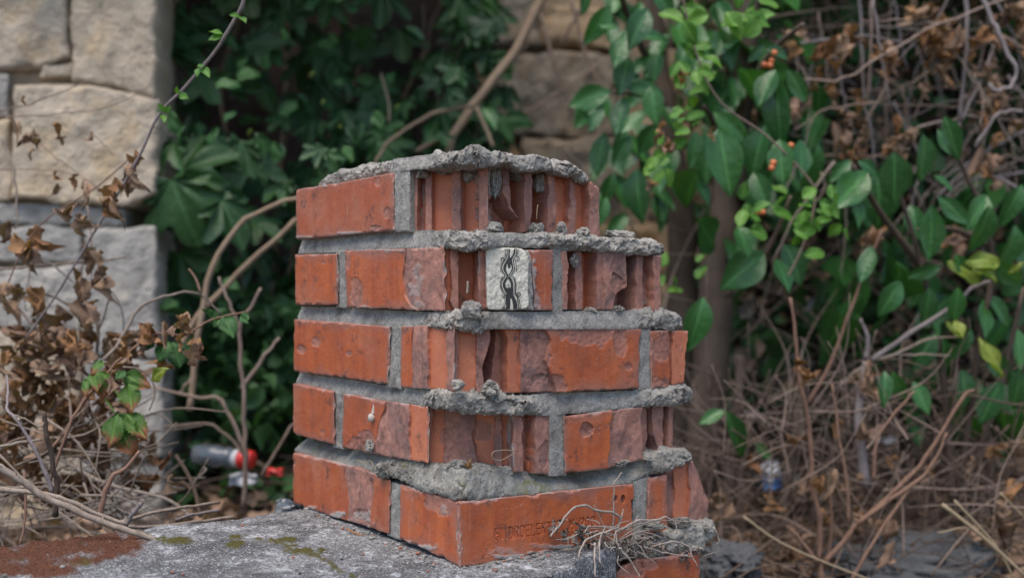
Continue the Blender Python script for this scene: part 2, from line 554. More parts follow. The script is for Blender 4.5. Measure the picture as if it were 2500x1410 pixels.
# ---- top course
brick([hf(PL, [(722, 462), (840, 444), (959, 421)], [(723, 584), (960, 562)], ((0, 'face'),), smears=[(740, 580, 30, 4, .7), (850, 570, 40, 4, .7), (795, 455, 10, 4, .8)], chips=[(921, 446, 7, 12, 1.0), (945, 517, 10, 16, 1.2), (917, 556, 12, 8, 1.0)], seed=3)])
joint(PL, [(958, 395), (999, 400)], [(958, 566), (1000, 566)], 31, 3.0)
pA, pB = PL.at(PL.u(996, 0.006), 0.006), PR.at(PR.u(1197, 0.020), 0.020)
ch1 = chamfer(pA, pB)
ch1s = chamfer(pB, PR.at(PR.u(1462, 0.030), 0.030))
brick([
    hf(ch1, [(995, 408), (1050, 408), (1105, 398), (1195, 398)], [(997, 564), (1195, 566)],
       ((2, 'fin'), 1019, (15, 'chan'), 1039, (2, 'fin'), 1054, (9, 'chan'), 1104, (-3, 'fin'), 1125, (9, 'chan'), 1169, (-4, 'fin')), seed=5, edge=0.5, jag=1.2),
    hf(ch1s, [(1193, 398), (1250, 406), (1340, 410), (1400, 425), (1438, 440), (1461, 452)], [(1195, 566), (1300, 568), (1450, 580), (1462, 582)],
       ((0, 'fin'), 1197, (32, 'deep'), [(1229, 400), (1229, 470), (1243, 510), (1268, 535), (1270, 570)], (5, 'spall'),
        [(1246, 400), (1247, 500), (1268, 530), (1268, 570)], (30, 'chan'), 1279, (2, 'fin'), 1298, (30, 'chan'), 1337, (3, 'fin'), 1355,
        (12, 'chan'), [(1389, 430), (1391, 500), (1384, 560)], (2, 'spall'), 1404, (13, 'chan'), 1439, (-1, 'spall')), seed=7, edge=1.0, jag=3.5, topcut=3)])

# ---- second course
brick([hf(PL, [(720, 621), (822, 619)], [(720, 745), (822, 744)], chips=[(790, 640, 6, 5, .6)], seed=9)], 'small square brick end at the left of the second course')
joint(PL, [(820, 612), (843, 610)], [(820, 750), (847, 752)], 33)
pA = PL.at(PL.u(1079, 0.003), 0.003)
pB = PR.at(PR.u(1200, 0.020), 0.020)
ch2 = chamfer(pA, pB)
brick([
    hf(PL, [(840, 611), (993, 606), (1081, 602)], [(845, 749), (1019, 757), (1081, 758)],
       ((0, 'face'), [(990, 600), (984, 640), (982, 690), (986, 720), (1000, 745), (1018, 757)], (2.2, 'spall')),
       smears=[(1012, 700, 16, 60, .45), (880, 752, 30, 5, .7), (950, 612, 40, 4, .6)], chips=[(870, 712, 16, 34, 1.2), (1000, 655, 18, 45, 1.0), (850, 630, 8, 40, .7)], seed=11),
    hf(ch2, [(1078, 602), (1203, 603)], [(1078, 758), (1203, 760)],
       ((4, 'chan'), [(1103, 600), (1100, 650), (1103, 700), (1101, 735), (1112, 760)], (-3, 'fin'), 1119, (17, 'chan'), 1166, (-2, 'fin'), 1189, (14, 'deep')), seed=13, edge=0.6, jag=1.6),
    hf(PR, [(1187, 608), (1351, 610)], [(1187, 757), (1351, 757)], ((13, 'deep'), [(1286, 606), (1297, 640), (1301, 700), (1306, 757)], (0, 'face')), seed=15, chips=[(1310, 735, 9, 26, .8)], smears=[(1302, 690, 6, 70, .8), (1310, 735, 8, 30, .5)])])
joint(PR, [(1349, 606), (1374, 606)], [(1349, 762), (1376, 762)], 35, 4)
ch2r = PR.inset(3)
brick([hf(ch2r, [(1371, 612), (1500, 616), (1615, 624)], [(1374, 755), (1530, 757), (1613, 764)],
          ((0, 'fin'), 1387, (36, 'chan'), 1405, (9, 'fin'), 1421, (26, 'chan'), 1457, (3, 'fin'), 1474, (1.5, 'spall'),
           [(1529, 610), (1529, 700), (1500, 722), (1497, 760)], (38, 'deep'), 1552, (6, 'fin'), 1569, (30, 'chan'), 1596, (0, 'fin')),
          chips=[(1508, 690, 20, 26, 3.0), (1515, 655, 20, 26, 1.2)], seed=17, edge=0.8, jag=2.6)])

# ---- third course
brick([hf(PL, [(717.5, 779), (840, 788), (952, 797)], [(716.5, 906), (840, 922), (944, 938.5)], chips=[(734, 851, 9, 12, 1.6), (772, 836, 12, 12, 1.0), (852, 862, 7, 6, .8)], seed=19)])
joint(PL, [(949, 796), (982, 797)], [(942, 945), (979, 950)], 37)
pA = PL.at(PL.u(1100, 0.004), 0.004)
pB = PR.at(PR.u(1200, 0.004), 0.004)
ch3 = chamfer(pA, pB)
brick([
    hf(PL, [(978, 795), (1000, 795), (1104, 792)], [(977, 944), (1044, 949), (1104, 955)],
       ((0, 'face'), 1005, (2, 'spall'), 1045, (6, 'chan'), 1093, (3, 'spall')), seed=21, edge=1.0),
    hf(ch3, [(1100, 792), (1207, 797)], [(1100, 955), (1195, 962)],
       ((1, 'spall'), 1120, (6, 'chan'), 1163, (3, 'spall'), [(1199, 795), (1196, 830), (1187, 865), (1176, 900), (1182, 935), (1186, 962)], (55, 'deep')), seed=23, edge=0.5),
    ], 'corner brick of the third course, broken into ribs with a dark split')
brick([
    hf(PR, [(1185, 800), (1340, 801), (1470, 800), (1566, 803)], [(1185, 962), (1400, 956), (1562, 948)],
       ((40, 'deep'), [(1212, 800), (1205, 860), (1196, 962)], (20, 'deep'), [(1232, 800), (1239, 830), (1240, 962)], (7, 'chan'), 1271, (5, 'spall'), [(1330, 800), (1345, 830), (1336, 880), (1348, 920), (1362, 960)], (0, 'face')),
       chips=[(1440, 815, 62, 32, 1.2), (1517, 838, 16, 36, 1.8), (1535, 893, 9, 9, 1.2), (1312, 880, 34, 60, 1.6), (1340, 935, 40, 25, 1.6)], seed=25)])
joint(PR, [(1563, 802), (1592, 806)], [(1560, 952), (1592, 952)], 39)
brick([hf(PR.inset(1), [(1587, 806), (1686, 807)], [(1592, 949), (1640, 944), (1673, 936)],
          ((0, 'face'), 1634, (7, 'deep'), 1641, (2, 'chan')), chips=[(1613, 850, 26, 32, 1.2), (1600, 935, 20, 18, 1.0)], seed=27, jag=3)])

# ---- fourth course
brick([hf(PL, [(715, 935), (814, 955)], [(714, 1058), (814, 1085)], chips=[(787, 1053, 5, 6, .7)], seed=29)])
joint(PL, [(812, 952), (838, 958)], [(811, 1090), (836, 1096)], 41)
pA = PL.at(PL.u(1034, 0.004), 0.004)
pB = PR.at(PR.u(1262, 0.016), 0.016)
ch4 = chamfer(pA, pB)
brick([
    hf(PL, [(837, 960), (930, 978), (1037, 992)], [(834, 1092), (930, 1112), (1037, 1131)],
       ((0, 'face'), [(940, 960), (936, 1000), (920, 1050), (914, 1080), (915, 1130)], (2.2, 'spall'), 1001, (3.5, 'chan')),
       chips=[(870, 1085, 26, 22, 1.6), (890, 1080, 26, 30, 1.0)], seed=43),
    hf(ch4, [(1033, 990), (1262, 1006)], [(1033, 1133), (1150, 1140), (1262, 1152)],
       ((1, 'fin'), [(1058, 985), (1052, 1040), (1040, 1085), (1034, 1135)], (9, 'chan'), [(1083, 985), (1087, 1060), (1079, 1145)], (5, 'spall'), [(1168, 985), (1152, 1060), (1166, 1145)], (8.5, 'chan'), 1206, (5, 'fin'), 1226, (9, 'chan'), 1258, (-2, 'fin')),
       chips=[(1120, 1085, 42, 40, 1.8), (1180, 1050, 30, 22, 1.2)], seed=45, edge=0.6, jag=4.5),
    hf(PR.inset(4), [(1258, 1005), (1345, 1008)], [(1258, 1152), (1345, 1157)],
       ((3, 'fin'), 1276, (18, 'deep'), 1289, (12, 'chan'), 1306, (1, 'spall')), chips=[(1330, 1110, 14, 40, 1.5)], seed=47)])
joint(PR, [(1341, 1002), (1381, 1008)], [(1341, 1162), (1385, 1160)], 49)
brick([hf(PR, [(1376, 1017), (1495, 1000), (1574, 992)], [(1382, 1155), (1483, 1143), (1572, 1122)],
          ((0, 'face'), [(1497, 995), (1490, 1050), (1484, 1145)], (2.6, 'spall')), chips=[(1432, 1050, 15, 17, 2.6)], seed=51),
       hf(PR.inset(6), [(1572, 990), (1651, 986)], [(1570, 1124), (1600, 1118), (1649, 1104)],
          ((8, 'fin'), 1577, (38, 'deep'), [(1594, 990), (1592, 1060), (1604, 1090), (1608, 1130)], (5, 'spall'), 1617, (50, 'deep'), 1630, (4, 'fin')), seed=53, jag=3)])

# ---- fifth course
brick([hf(PL, [(714, 1104), (830, 1131), (890, 1146), (950, 1172)], [(714, 1229), (830, 1266), (948, 1303)],
          ((0, 'face'), [(842, 1100), (846, 1180), (852, 1260)], (1.3, 'spall'), [(908, 1140), (912, 1200), (900, 1290)], (0.3, 'face')), chips=[(880, 1255, 22, 14, 1.4), (717, 1128, 4, 6, 1.5)], seed=55, smears=[(822, 1255, 22, 7, .9), (885, 1262, 26, 14, .6), (760, 1240, 26, 5, .8), (895, 1285, 10, 6, .9)])])
joint(PL, [(946, 1172), (979, 1184)], [(944, 1306), (977, 1318)], 57, 4)

# letter strokes pressed into the brick: HIDROELEKTRA M-200, the H a small square badge
GLY = {
 'I': [[(.5, 0), (.5, 1)]], 'D': [[(0, 0), (0, 1), (.6, 1), (.9, .75), (.9, .25), (.6, 0), (0, 0)]],
 'R': [[(0, 0), (0, 1), (.7, 1), (.9, .8), (.7, .52), (0, .52)], [(.45, .52), (.9, 0)]],
 'O': [[(.2, 0), (0, .2), (0, .8), (.2, 1), (.7, 1), (.9, .8), (.9, .2), (.7, 0), (.2, 0)]],
 'E': [[(.9, 1), (0, 1), (0, 0), (.9, 0)], [(0, .52), (.7, .52)]], 'L': [[(0, 1), (0, 0), (.85, 0)]],
 'K': [[(0, 0), (0, 1)], [(.9, 1), (0, .45)], [(.3, .62), (.9, 0)]], 'T': [[(0, 1), (.95, 1)], [(.47, 1), (.47, 0)]],
 'A': [[(0, 0), (.45, 1), (.9, 0)], [(.18, .38), (.72, .38)]], 'M': [[(0, 0), (0, 1), (.45, .4), (.9, 1), (.9, 0)]],
 '-': [[(.1, .5), (.8, .5)]], '2': [[(0, .8), (.2, 1), (.7, 1), (.9, .8), (.8, .55), (0, 0), (.9, 0)]],
 '0': [[(.25, 0), (.05, .25), (.05, .75), (.25, 1), (.6, 1), (.8, .75), (.8, .25), (.6, 0), (.25, 0)]], ' ': []}
def engrave_text(px, py):
    d = np.full(px.shape, 1e9)
    def seg(a, b):
        ax, ay = a; bx, by = b
        vx, vy = bx - ax, by - ay
        t = np.clip(((px - ax) * vx + (py - ay) * vy) / (vx * vx + vy * vy + 1e-9), 0, 1)
        return np.hypot(px - ax - t * vx, py - ay - t * vy)
    txt = 'IDROELEKTRA M-200'
    x0, x1 = 1231.0, 1458.0
    step = (x1 - x0) / len(txt)
    def base(x): return 1315.5 + (1283.0 - 1315.5) * (x - 1231.0) / 220.0
    def high(x): return 27.0 - 4.5 * (x - 1231.0) / 220.0
    for i, ch in enumerate(txt):
        gx = x0 + i * step
        for st in GLY[ch]:
            q = [(gx + p[0] * step * 0.74, base(gx + p[0] * step * .74) - p[1] * high(gx)) for p in st]
            for a, b in zip(q[:-1], q[1:]): d = np.minimum(d, seg(a, b))
    out = 1.5 * np.clip(1.4 - d / 1.45, 0, 1)
    # badge: a sunk square with two raised rings
    inb = (px > 1206) & (px < 1227) & (py > 1289 - (px - 1206) * .14) & (py < 1318 - (px - 1206) * .14)
    ring = np.minimum(np.abs(np.hypot(px - 1217, py - 1295) - 3.2), np.abs(np.hypot(px - 1216, py - 1310) - 4.2))
    return np.where(inb, 1.0 - 0.9 * np.clip(1.6 - ring / 1.2, 0, 1), out)

ob = brick([
    hf(PL, [(976.5, 1182), (1050, 1203), (1121, 1224)], [(974, 1313), (1050, 1348), (1123, 1384)], seed=59, chips=[(1075, 1228, 34, 26, .9), (1000, 1186, 22, 8, 1.2)], edge=2.2, smears=[(1035, 1335, 34, 7, .9), (1000, 1322, 14, 5, .7), (1085, 1240, 16, 10, .5)]),
    hf(PR, [(1119, 1225), (1180, 1219), (1298, 1207), (1400, 1195), (1549, 1180)], [(1121, 1384), (1180, 1377), (1300, 1355), (1390, 1338), (1547, 1312)],
       cell=0.42, engrave=engrave_text, chips=[(1503, 1217, 4, 8, 4.0), (1521, 1217, 5, 9, 6.0), (1545, 1222, 6, 4, 1.5)], seed=61, edge=2.2, smears=[(1260, 1358, 60, 6, .9), (1330, 1347, 50, 5, .8), (1400, 1334, 60, 6, .8), (1230, 1345, 40, 12, .35), (1310, 1330, 40, 7, .35)])],
    'front corner brick of the lowest full course, stamped HIDROELEKTRA M-200')
joint(PR, [(1546, 1172), (1587, 1162)], [(1544, 1316), (1584, 1308)], 63)
brick([hf(PR, [(1585, 1168), (1632, 1157)], [(1580, 1308), (1630, 1299)], seed=65, chips=[(1618, 1165, 8, 6, 1)]),
       hf(PR.inset(8), [(1628, 1138), (1690, 1124), (1712, 1180), (1727, 1225)], [(1628, 1290), (1690, 1275), (1728, 1266)],
          ((4, 'deep'), 1645, (2, 'chan'), 1684, (-2, 'spall')), seed=67, jag=4)])
# ---- what shows of the course below
brick([hf(PR.inset(-12), [(1505, 1398), (1560, 1366), (1640, 1357), (1713, 1342)], [(1505, 1500), (1713, 1480)], chips=[(1540, 1385, 40, 20, 3), (1590, 1375, 20, 14, 2)], seed=69, edge=2.5)])
brick([hf(PR.inset(-6), [(1360, 1412), (1400, 1402), (1445, 1404)], [(1360, 1520), (1445, 1505)], seed=71, chips=[(1400, 1412, 40, 12, 3)], edge=3)])

# ---- mortar beds
B = []
B.append(bed([('L', 729, 9, 586, 619, 0), ('L', 820, 7, 575, 616, 0), ('L', 960, 6, 563, 606, 0), ('L', 1045, 5, 561, 604, .05), ('L', 1070, 4, 561, 603, .5), ('L', 1098, 3, 560, 606, .8),
              ('R', 1140, 3, 562, 611, 1), ('R', 1180, 2, 563, 607, .7), ('R', 1215, 2, 566, 602, .35), ('R', 1300, 1, 568, 604, .4), ('R', 1345, 0, 566, 608, 1),
              ('R', 1450, 1, 574, 613, .9), ('R', 1560, 0, 584, 620, .95), ('R', 1605, 0, 590, 625, 1), ('R', 1614, 12, 592, 625, 1), ('R', 1600, 80, 590, 620, 1)], 101, 120))
B.append(bed([('L', 727, 9, 748, 779, 0), ('L', 820, 7, 748, 787, 0), ('L', 950, 6, 757, 797, 0), ('L', 1020, 5, 759, 799, .1), ('L', 1045, 3, 761, 802, .7), ('L', 1100, 1, 763, 803, .9),
              ('R', 1140, 0, 757, 813, 1), ('R', 1180, 0, 759, 808, 1), ('R', 1195, -1, 761, 803, .15), ('R', 1350, -1, 760, 803, 0), ('R', 1560, 0, 759, 803, .1), ('R', 1570, 1, 757, 805, .9),
              ('R', 1620, -1, 752, 805, 1), ('R', 1650, 4, 762, 805, 1), ('R', 1658, 20, 770, 805, 1), ('R', 1640, 80, 765, 800, 1)], 103, 120))
B.append(bed([('L', 722, 9, 908, 934, 0), ('L', 835, 7, 924, 960, 0), ('L', 957, 6, 944, 981, .05), ('L', 1020, 4, 948, 990, .3), ('L', 1050, 1, 949, 996, .9), ('L', 1100, -1, 955, 1004, 1),
              ('R', 1150, 1, 958, 1010, .95), ('R', 1210, 1, 962, 1016, 1), ('R', 1290, 1, 962, 1012, .9), ('R', 1316, 1, 960, 1012, .5), ('R', 1345, 4, 959, 1014, .05), ('R', 1480, 3, 955, 1001, .05), ('R', 1560, 2, 951, 992, .3),
              ('R', 1600, -1, 946, 992, 1), ('R', 1670, -2, 940, 984, 1), ('R', 1687, 6, 941, 982, 1), ('R', 1670, 80, 944, 980, 1)], 105, 110))
B.append(bed([('L', 720, 9, 1062, 1101, 0), ('L', 815, 7, 1086, 1129, 0), ('L', 880, 5, 1102, 1145, .2), ('L', 930, 1, 1113, 1160, .6), ('L', 960, -1, 1119, 1170, .7), ('L', 1010, -2, 1128, 1191, .5), ('L', 1080, -2, 1142, 1212, .6), ('L', 1112, -1, 1150, 1221, .6),
              ('R', 1150, -1, 1149, 1220, .55), ('R', 1200, 1, 1150, 1216, .45), ('R', 1300, 3, 1156, 1206, .1), ('R', 1450, 4, 1147, 1192, .05), ('R', 1545, 3, 1128, 1180, .2), ('R', 1585, 0, 1112, 1164, .7),
              ('R', 1640, -2, 1094, 1150, 1), ('R', 1675, 0, 1094, 1131, 1), ('R', 1686, 10, 1104, 1128, 1), ('R', 1670, 80, 1104, 1124, 1)], 107, 95, smooth_lip=17))
B.append(bed([('L', 975, 12, 1310, 1318, .2), ('R', 1124, 6, 1380, 1400, .2), ('R', 1180, -3, 1375, 1386, .3), ('R', 1390, -5, 1338, 1356, .5), ('R', 1470, -6, 1325, 1372, .6), ('R', 1550, -8, 1314, 1364, .7), ('R', 1640, -10, 1300, 1352, .8), ('R', 1715, -12, 1278, 1344, 1), ('R', 1740, -4, 1270, 1318, 1), ('R', 1748, 14, 1270, 1312, 1), ('R', 1730, 70, 1270, 1310, 1)], 109, 70, 50))
for k, (v, f, wr) in enumerate(B):
    put('mortar_bed', mesh_np('mortar_bed', v, f, M['mortar_mossy' if k >= 3 else 'mortar'], True, 30, wr), pillar)
# mortar left on top of the pillar
v, f, wr = bed([('L', 776, 20, 446, 456, .7), ('L', 785, 14, 432, 454, .9), ('L', 830, 14, 412, 449, .9), ('L', 900, 16, 402, 434, .9), ('L', 952, 18, 392, 424, .8)], 111, 110, 20)
put('mortar_cap', mesh_np('mortar_cap', v, f, M['mortar'], True, 30, wr), pillar)
v, f, wr = bed([('L', 951, 3, 387, 424, .1), ('L', 1000, 2, 381, 415, .1), ('L', 1045, 1, 376, 412, .2), ('L', 1062, 2, 368, 410, .8), ('L', 1090, 1, 374, 407, .8), ('R', 1130, 3, 366, 405, .9), ('R', 1150, 4, 356, 404, .9),
            ('R', 1168, 5, 352, 404, .9), ('R', 1195, 6, 366, 404, .8), ('R', 1240, 7, 377, 403, .8), ('R', 1262, 4, 378, 416, .7), ('R', 1300, 3, 377, 418, .5), ('R', 1344, 6, 383, 414, .7),
            ('R', 1352, 16, 396, 422, .8), ('R', 1385, 15, 390, 427, 1), ('R', 1415, 16, 408, 435, 1), ('R', 1434, 22, 428, 446, 1), ('R', 1420, 80, 430, 446, 1)], 113, 110, 60)
put('mortar_cap', mesh_np('mortar_cap', v, f, M['mortar'], True, 30, wr), pillar)

# hanging plugs and crumbs of mortar
def mlump(pl, px, py, dep, rpx, rpy, seed, mat='mortar', rd=9, name='mortar_lump'):
    c = pl.pt(px, py, dep * 0.001)
    s = c[1] / F
    v, f = lump(c, (rpx * s, rd * 0.001, rpy * s), seed, 5, 0.32)
    return put(name, mesh_np(name, v, f, M[mat], True, 30, np.ones((len(v), 3)) * np.array([[0.9, 0, 0]])), pillar)
for a in [(ch1s, 1213, 436, 14, 17, 44, 1), (ch1s, 1319, 440, 16, 19, 40, 2), (ch1, 1148, 416, 8, 23, 28, 3), (ch1, 1082, 410, 7, 24, 16, 4), (ch1s, 1262, 420, 14, 20, 20, 6),
          (PR, 1370, 566, 14, 18, 20, 7), (PR, 1311, 564, 18, 20, 18, 8), (PR, 1210, 558, 18, 20, 16, 9), (PR, 1425, 566, 8, 15, 14, 10), (PR, 1520, 574, 20, 40, 12, 12),
          (PR, 1155, 760, 0, 24, 22, 14), (PR, 1400, 640, 14, 10, 16, 16),
          (PL, 1120, 940, 0, 16, 14, 17), (PR, 1198, 944, 4, 22, 18, 18), (PL, 1032, 424, 12, 14, 10, 21), (PR, 1415, 432, 22, 14, 16, 22), 
          (PR, 1640, 975, 4, 24, 14, 26), (PR, 1440, 757, 10, 18, 7, 27), (PR, 1500, 753, 12, 20, 7, 28)]:
    mlump(*a)
for a in [(PL, 902, 1090, -1, 14, 16, 31), (PL, 938, 1148, -2, 18, 20, 32), (PR, 1112, 1138, 26, 24, 14, 33), (PR, 1175, 1142, 24, 26, 12, 34), (PR, 1235, 1148, 18, 20, 10, 35), (PR, 1510, 1130, 6, 26, 9, 36),
          (PR, 1580, 1118, 2, 16, 10, 37), (PR, 1664, 1104, 6, 18, 12, 38), (PR, 1600, 1280, -6, 30, 12, 39), (PR, 1722, 1284, -4, 18, 14, 40), (PR, 1655, 1275, 0, 30, 14, 41), (PR, 1690, 1335, -8, 26, 8, 42)]:
    mlump(*a, mat='mortar_mossy')

# solid inside of the pillar, course by course
def core(u_end, z0, z1, ins=0.085):
    a = C0 + ins * (LD + RD)
    l, r = 0.385 - ins - 0.004, u_end - ins
    p = [a, a + RD * (r - 0.0), a + RD * r + LD * (0.385 - 2 * ins), a + LD * (0.385 - 2 * ins)]
    v = [(q[0], q[1], z0) for q in p] + [(q[0], q[1], z1) for q in p]
    return np.array(v), [(0, 1, 5, 4), (1, 2, 6, 5), (2, 3, 7, 6), (3, 0, 4, 7), (4, 5, 6, 7), (3, 2, 1, 0)]
parts = [core(0.185, 0.615, 0.69), core(0.285, 0.53, 0.6149), core(0.315, 0.44, 0.5299), core(0.31, 0.35, 0.4399), core(0.36, -0.1, 0.3499)]
v, f = cat(parts)
put('mortar_core', mesh_np('mortar_core', v, f, M['mortar'], False), pillar)

# ------------------------------------------------------------------ the small ornamental tile set into the broken corner
g = G('cream_glaze')
n1 = g.noise(120, 4, 0.6)
g.color(g.mix(n1, (0.50, 0.465, 0.38), (0.66, 0.63, 0.55)))
g.rough(0.42)
g.bump(g.noise(260, 2, 0.5, g.stretch(1, 1, 0.6)), 0.9, 0.003)
M['tile'] = g.m
M['tile_black'] = plain('black_glaze', (0.012, 0.014, 0.02), 0.18, 0.6)
M['tile_white'] = plain('cream_line', (0.58, 0.55, 0.48), 0.45)
TP = chamfer(PR.at(PR.u(1188, 0.008), 0.008), PR.at(PR.u(1291, -0.007), -0.007))
tile_root = thing('ornamental_tile', 'small cream tile with black braided ornament set into the broken pillar corner', 'tile', TP.pt(1240, 757))
v, f, w = hf(TP, [(1187, 612), (1190, 605), (1232, 604), (1274, 606), (1282, 612), (1288, 624), (1291, 640)], [(1190, 748), (1194, 755), (1252, 757), (1287, 752), (1291, 745)],
             ((0, 'tile'),), 0.8, 7, edge=1.2, seed=77, taper=1, fs=2.2)
tile_body = put('tile_body', mesh_np('tile_body', v, f, M['tile'], True, 50), tile_root)
v, f, w = hf(TP.inset(6), [(1190, 607), (1290, 610), (1300, 640)], [(1190, 757), (1303, 757)], ((0, 'mort'),), 1.2, 14, seed=78, taper=-4)
put('tile_adhesive', mesh_np('tile_adhesive', v, f, M['mortar'], True, 50), pillar)
def tp(zx, zy, lift): return TP.pt(1170 + zx * 0.1277, 590 + zy * 0.1277, -lift * 0.001)
def smooth_path(p, n=6):
    p = [np.array(q, float) for q in p]
    p = [2 * p[0] - p[1]] + p + [2 * p[-1] - p[-2]]
    out = []
    for i in range(1, len(p) - 2):
        for k in range(n):
            t = k / n
            out.append(0.5 * (2 * p[i] + (p[i + 1] - p[i - 1]) * t + (2 * p[i - 1] - 5 * p[i] + 4 * p[i + 1] - p[i + 2]) * t * t + (3 * p[i] - p[i - 1] - 3 * p[i + 1] + p[i + 2]) * t ** 3))
    return out + [p[-2]]
def ribbons(lines, lift):
    V, Fa = [], []
    for pts, wd in lines:
        q = smooth_path(pts)
        n0 = len(V)
        for i, c in enumerate(q):
            d = q[min(i + 1, len(q) - 1)] - q[max(i - 1, 0)]
            d = d / (np.linalg.norm(d) + 1e-9)
            nn = np.array([-d[1], d[0]]) * wd / 2
            V += [tuple(tp(*(c + nn), lift)), tuple(tp(*(c - nn), lift))]
        Fa += [(n0 + 2 * i, n0 + 2 * i + 1, n0 + 2 * i + 3, n0 + 2 * i + 2) for i in range(len(q) - 1)]
    return V, Fa
def polys(ps, lift):
    V, Fa = [], []
    for p in ps:
        n0 = len(V)
        V += [tuple(tp(a, b, lift)) for a, b in p]
        Fa.append(tuple(range(n0, n0 + len(p))))
    return V, Fa
def circ(x, y, r): return [(x + r * math.cos(a), y + r * math.sin(a)) for a in np.linspace(0, 2 * math.pi, 16)[:-1]]
blk = ribbons([
    ([(565, 135), (568, 240), (550, 330), (505, 400), (482, 480), (487, 550), (522, 620), (572, 690), (612, 760), (625, 830), (612, 900), (592, 970)], 50),
    ([(685, 135), (682, 220), (640, 310), (618, 380), (632, 450), (635, 530), (600, 600), (540, 670), (490, 740), (472, 820), (500, 900), (540, 970)], 46),
    ([(555, 1030), (557, 1150), (545, 1285)], 76), ([(620, 1030), (662, 1110), (688, 1190), (690, 1285)], 72),
    ([(530, 135), (532, 260), (500, 340), (450, 420), (430, 490), (440, 560), (492, 650), (440, 740), (420, 830), (450, 920), (505, 1000), (515, 1080), (503, 1180), (470, 1285)], 14),
    ([(497, 135), (497, 290)], 12), ([(490, 320), (430, 410), (406, 500), (416, 575)], 12), ([(455, 655), (415, 740), (400, 830), (430, 930), (480, 1020), (492, 1060)], 12), ([(490, 1105), (480, 1180), (445, 1285)], 12),
    ([(715, 135), (712, 220), (670, 300), (652, 350), (668, 440), (670, 530), (620, 645), (665, 720), (685, 810), (680, 900), (690, 980), (728, 1070), (740, 1140), (760, 1285)], 14),
    ([(745, 135), (737, 250)], 12), ([(690, 330), (707, 440), (710, 565)], 12), ([(658, 655), (690, 740), (702, 850), (692, 940), (702, 1000), (740, 1050)], 12), ([(760, 1085), (777, 1180), (790, 1285)], 12),
    ([(430, 365), (418, 325), (450, 303), (490, 325)], 17), ([(705, 270), (752, 295), (766, 340), (742, 368), (718, 345), (735, 320)], 14),
    ([(440, 1005), (440, 1040), (478, 1060)], 12), ([(450, 1080), (512, 1080)], 12), ([(735, 1070), (785, 1022), (778, 978), (738, 970), (722, 1000), (745, 1030), (760, 1008)], 17)], 0.75)
bp = polys([[(535, 290), (600, 300), (665, 285), (648, 350), (642, 440), (610, 500), (560, 500), (500, 520), (470, 470), (500, 400), (535, 340)],
            [(450, 850), (530, 880), (600, 880), (645, 850), (655, 930), (645, 1000), (655, 1075), (600, 1065), (560, 1065), (518, 1075), (512, 980)]], 0.70)
V, Fa = cat([(np.array(blk[0]), blk[1]), (np.array(bp[0]), bp[1])])
put('black_ornament', mesh_np('black_ornament', V, Fa, M['tile_black'], False), tile_body)
wh = polys([[(515, 500), (530, 440), (545, 425), (540, 470), (560, 510), (595, 505), (605, 460), (590, 430), (612, 450), (625, 500), (600, 570), (560, 635), (530, 590)],
            [(552, 705), (590, 770), (605, 840), (595, 880), (580, 870), (585, 840), (555, 800), (525, 830), (530, 870), (510, 850), (505, 790)],
            [(590, 150), (655, 150), (645, 220), (600, 300), (585, 290)], [(597, 1075), (625, 1100), (640, 1190), (643, 1284), (592, 1284), (598, 1190)]], 0.95)
put('cream_inlay', mesh_np('cream_inlay', wh[0], wh[1], M['tile_white'], False), tile_body)
wl2 = ribbons([([(578, 640), (540, 680)], 10), ([(548, 130), (550, 260), (520, 340), (472, 420), (452, 490), (462, 560), (515, 650), (460, 740), (440, 830), (470, 920), (522, 1000)], 11),
               ([(700, 135), (695, 230), (652, 310), (634, 360), (652, 440), (653, 530), (602, 640), (648, 720), (665, 810), (662, 900), (672, 980)], 11)], 1.1)
put('cream_line', mesh_np('cream_line', wl2[0], wl2[1], M['tile_white'], False), tile_body)

# ------------------------------------------------------------------ the low wall's worn concrete coping on which the pillar stands
g = G('lichen_concrete')
a1, a2, a3 = g.noise(9, 6, 0.65, dist=0.4), g.noise(38, 6, 0.7), g.noise(210, 4, 0.7)
c = g.mix(g.ramp(a1, [(0.38, 0.0), (0.62, 1.0)]), (0.085, 0.088, 0.096), (0.25, 0.255, 0.265))
c = g.mix(g.ramp(a2, [(0.52, 0.0), (0.63, 0.8)]), c, (0.50, 0.52, 0.55))
c = g.mix(g.ramp(g.noise(20, 4, 0.6), [(0.54, 0.0), (0.61, 0.85)]), c, (0.055, 0.056, 0.064))
c = g.mix(g.ramp(a3, [(0.42, 0.8), (0.58, 0.0)]), c, (0.06, 0.06, 0.062))
c = g.mix(g.ramp(g.noise(520, 2), [(0.58, 0.0), (0.70, 0.8)]), c, (0.66, 0.66, 0.66))
w = g.attr('wear')
moss = g.mix(g.ramp(g.noise(330, 4, 0.75), [(0.3, 0.0), (0.7, 1.0)]), (0.028, 0.030, 0.008), (0.12, 0.105, 0.03))
c = g.mix(w[0], c, moss)
deb = g.mix(g.ramp(g.noise(420, 4, 0.8), [(0.35, 0.0), (0.68, 1.0)]), (0.030, 0.012, 0.008), (0.17, 0.072, 0.042))
c = g.mix(w[1], c, deb)
g.color(c)
g.rough(0.93)
g.b.inputs['Specular IOR Level'].default_value = 0.2
g.bump(a2, 0.7, 0.004)
g.bump(a3, 0.7, 0.0016)
g.bump(g.noise(700, 3), 0.6, 0.0008)
M['coping'] = g.m
ns, ntt = 420, 170
S, T = np.meshgrid(np.linspace(0, 1, ns + 1), np.linspace(0, 1, ntt + 1), indexing='ij')
tt = -0.09 + T * 0.431
u_end = np.interp(tt, [-0.09, -0.06, -0.02, 0.05, 0.341], [0.03, 0.10, 0.20, 0.21, 0.21])
uu = -1.25 + S * (u_end + 1.25)
jit = 0.007 * fbm(uu * 22, tt * 22, 0, 4, 5)
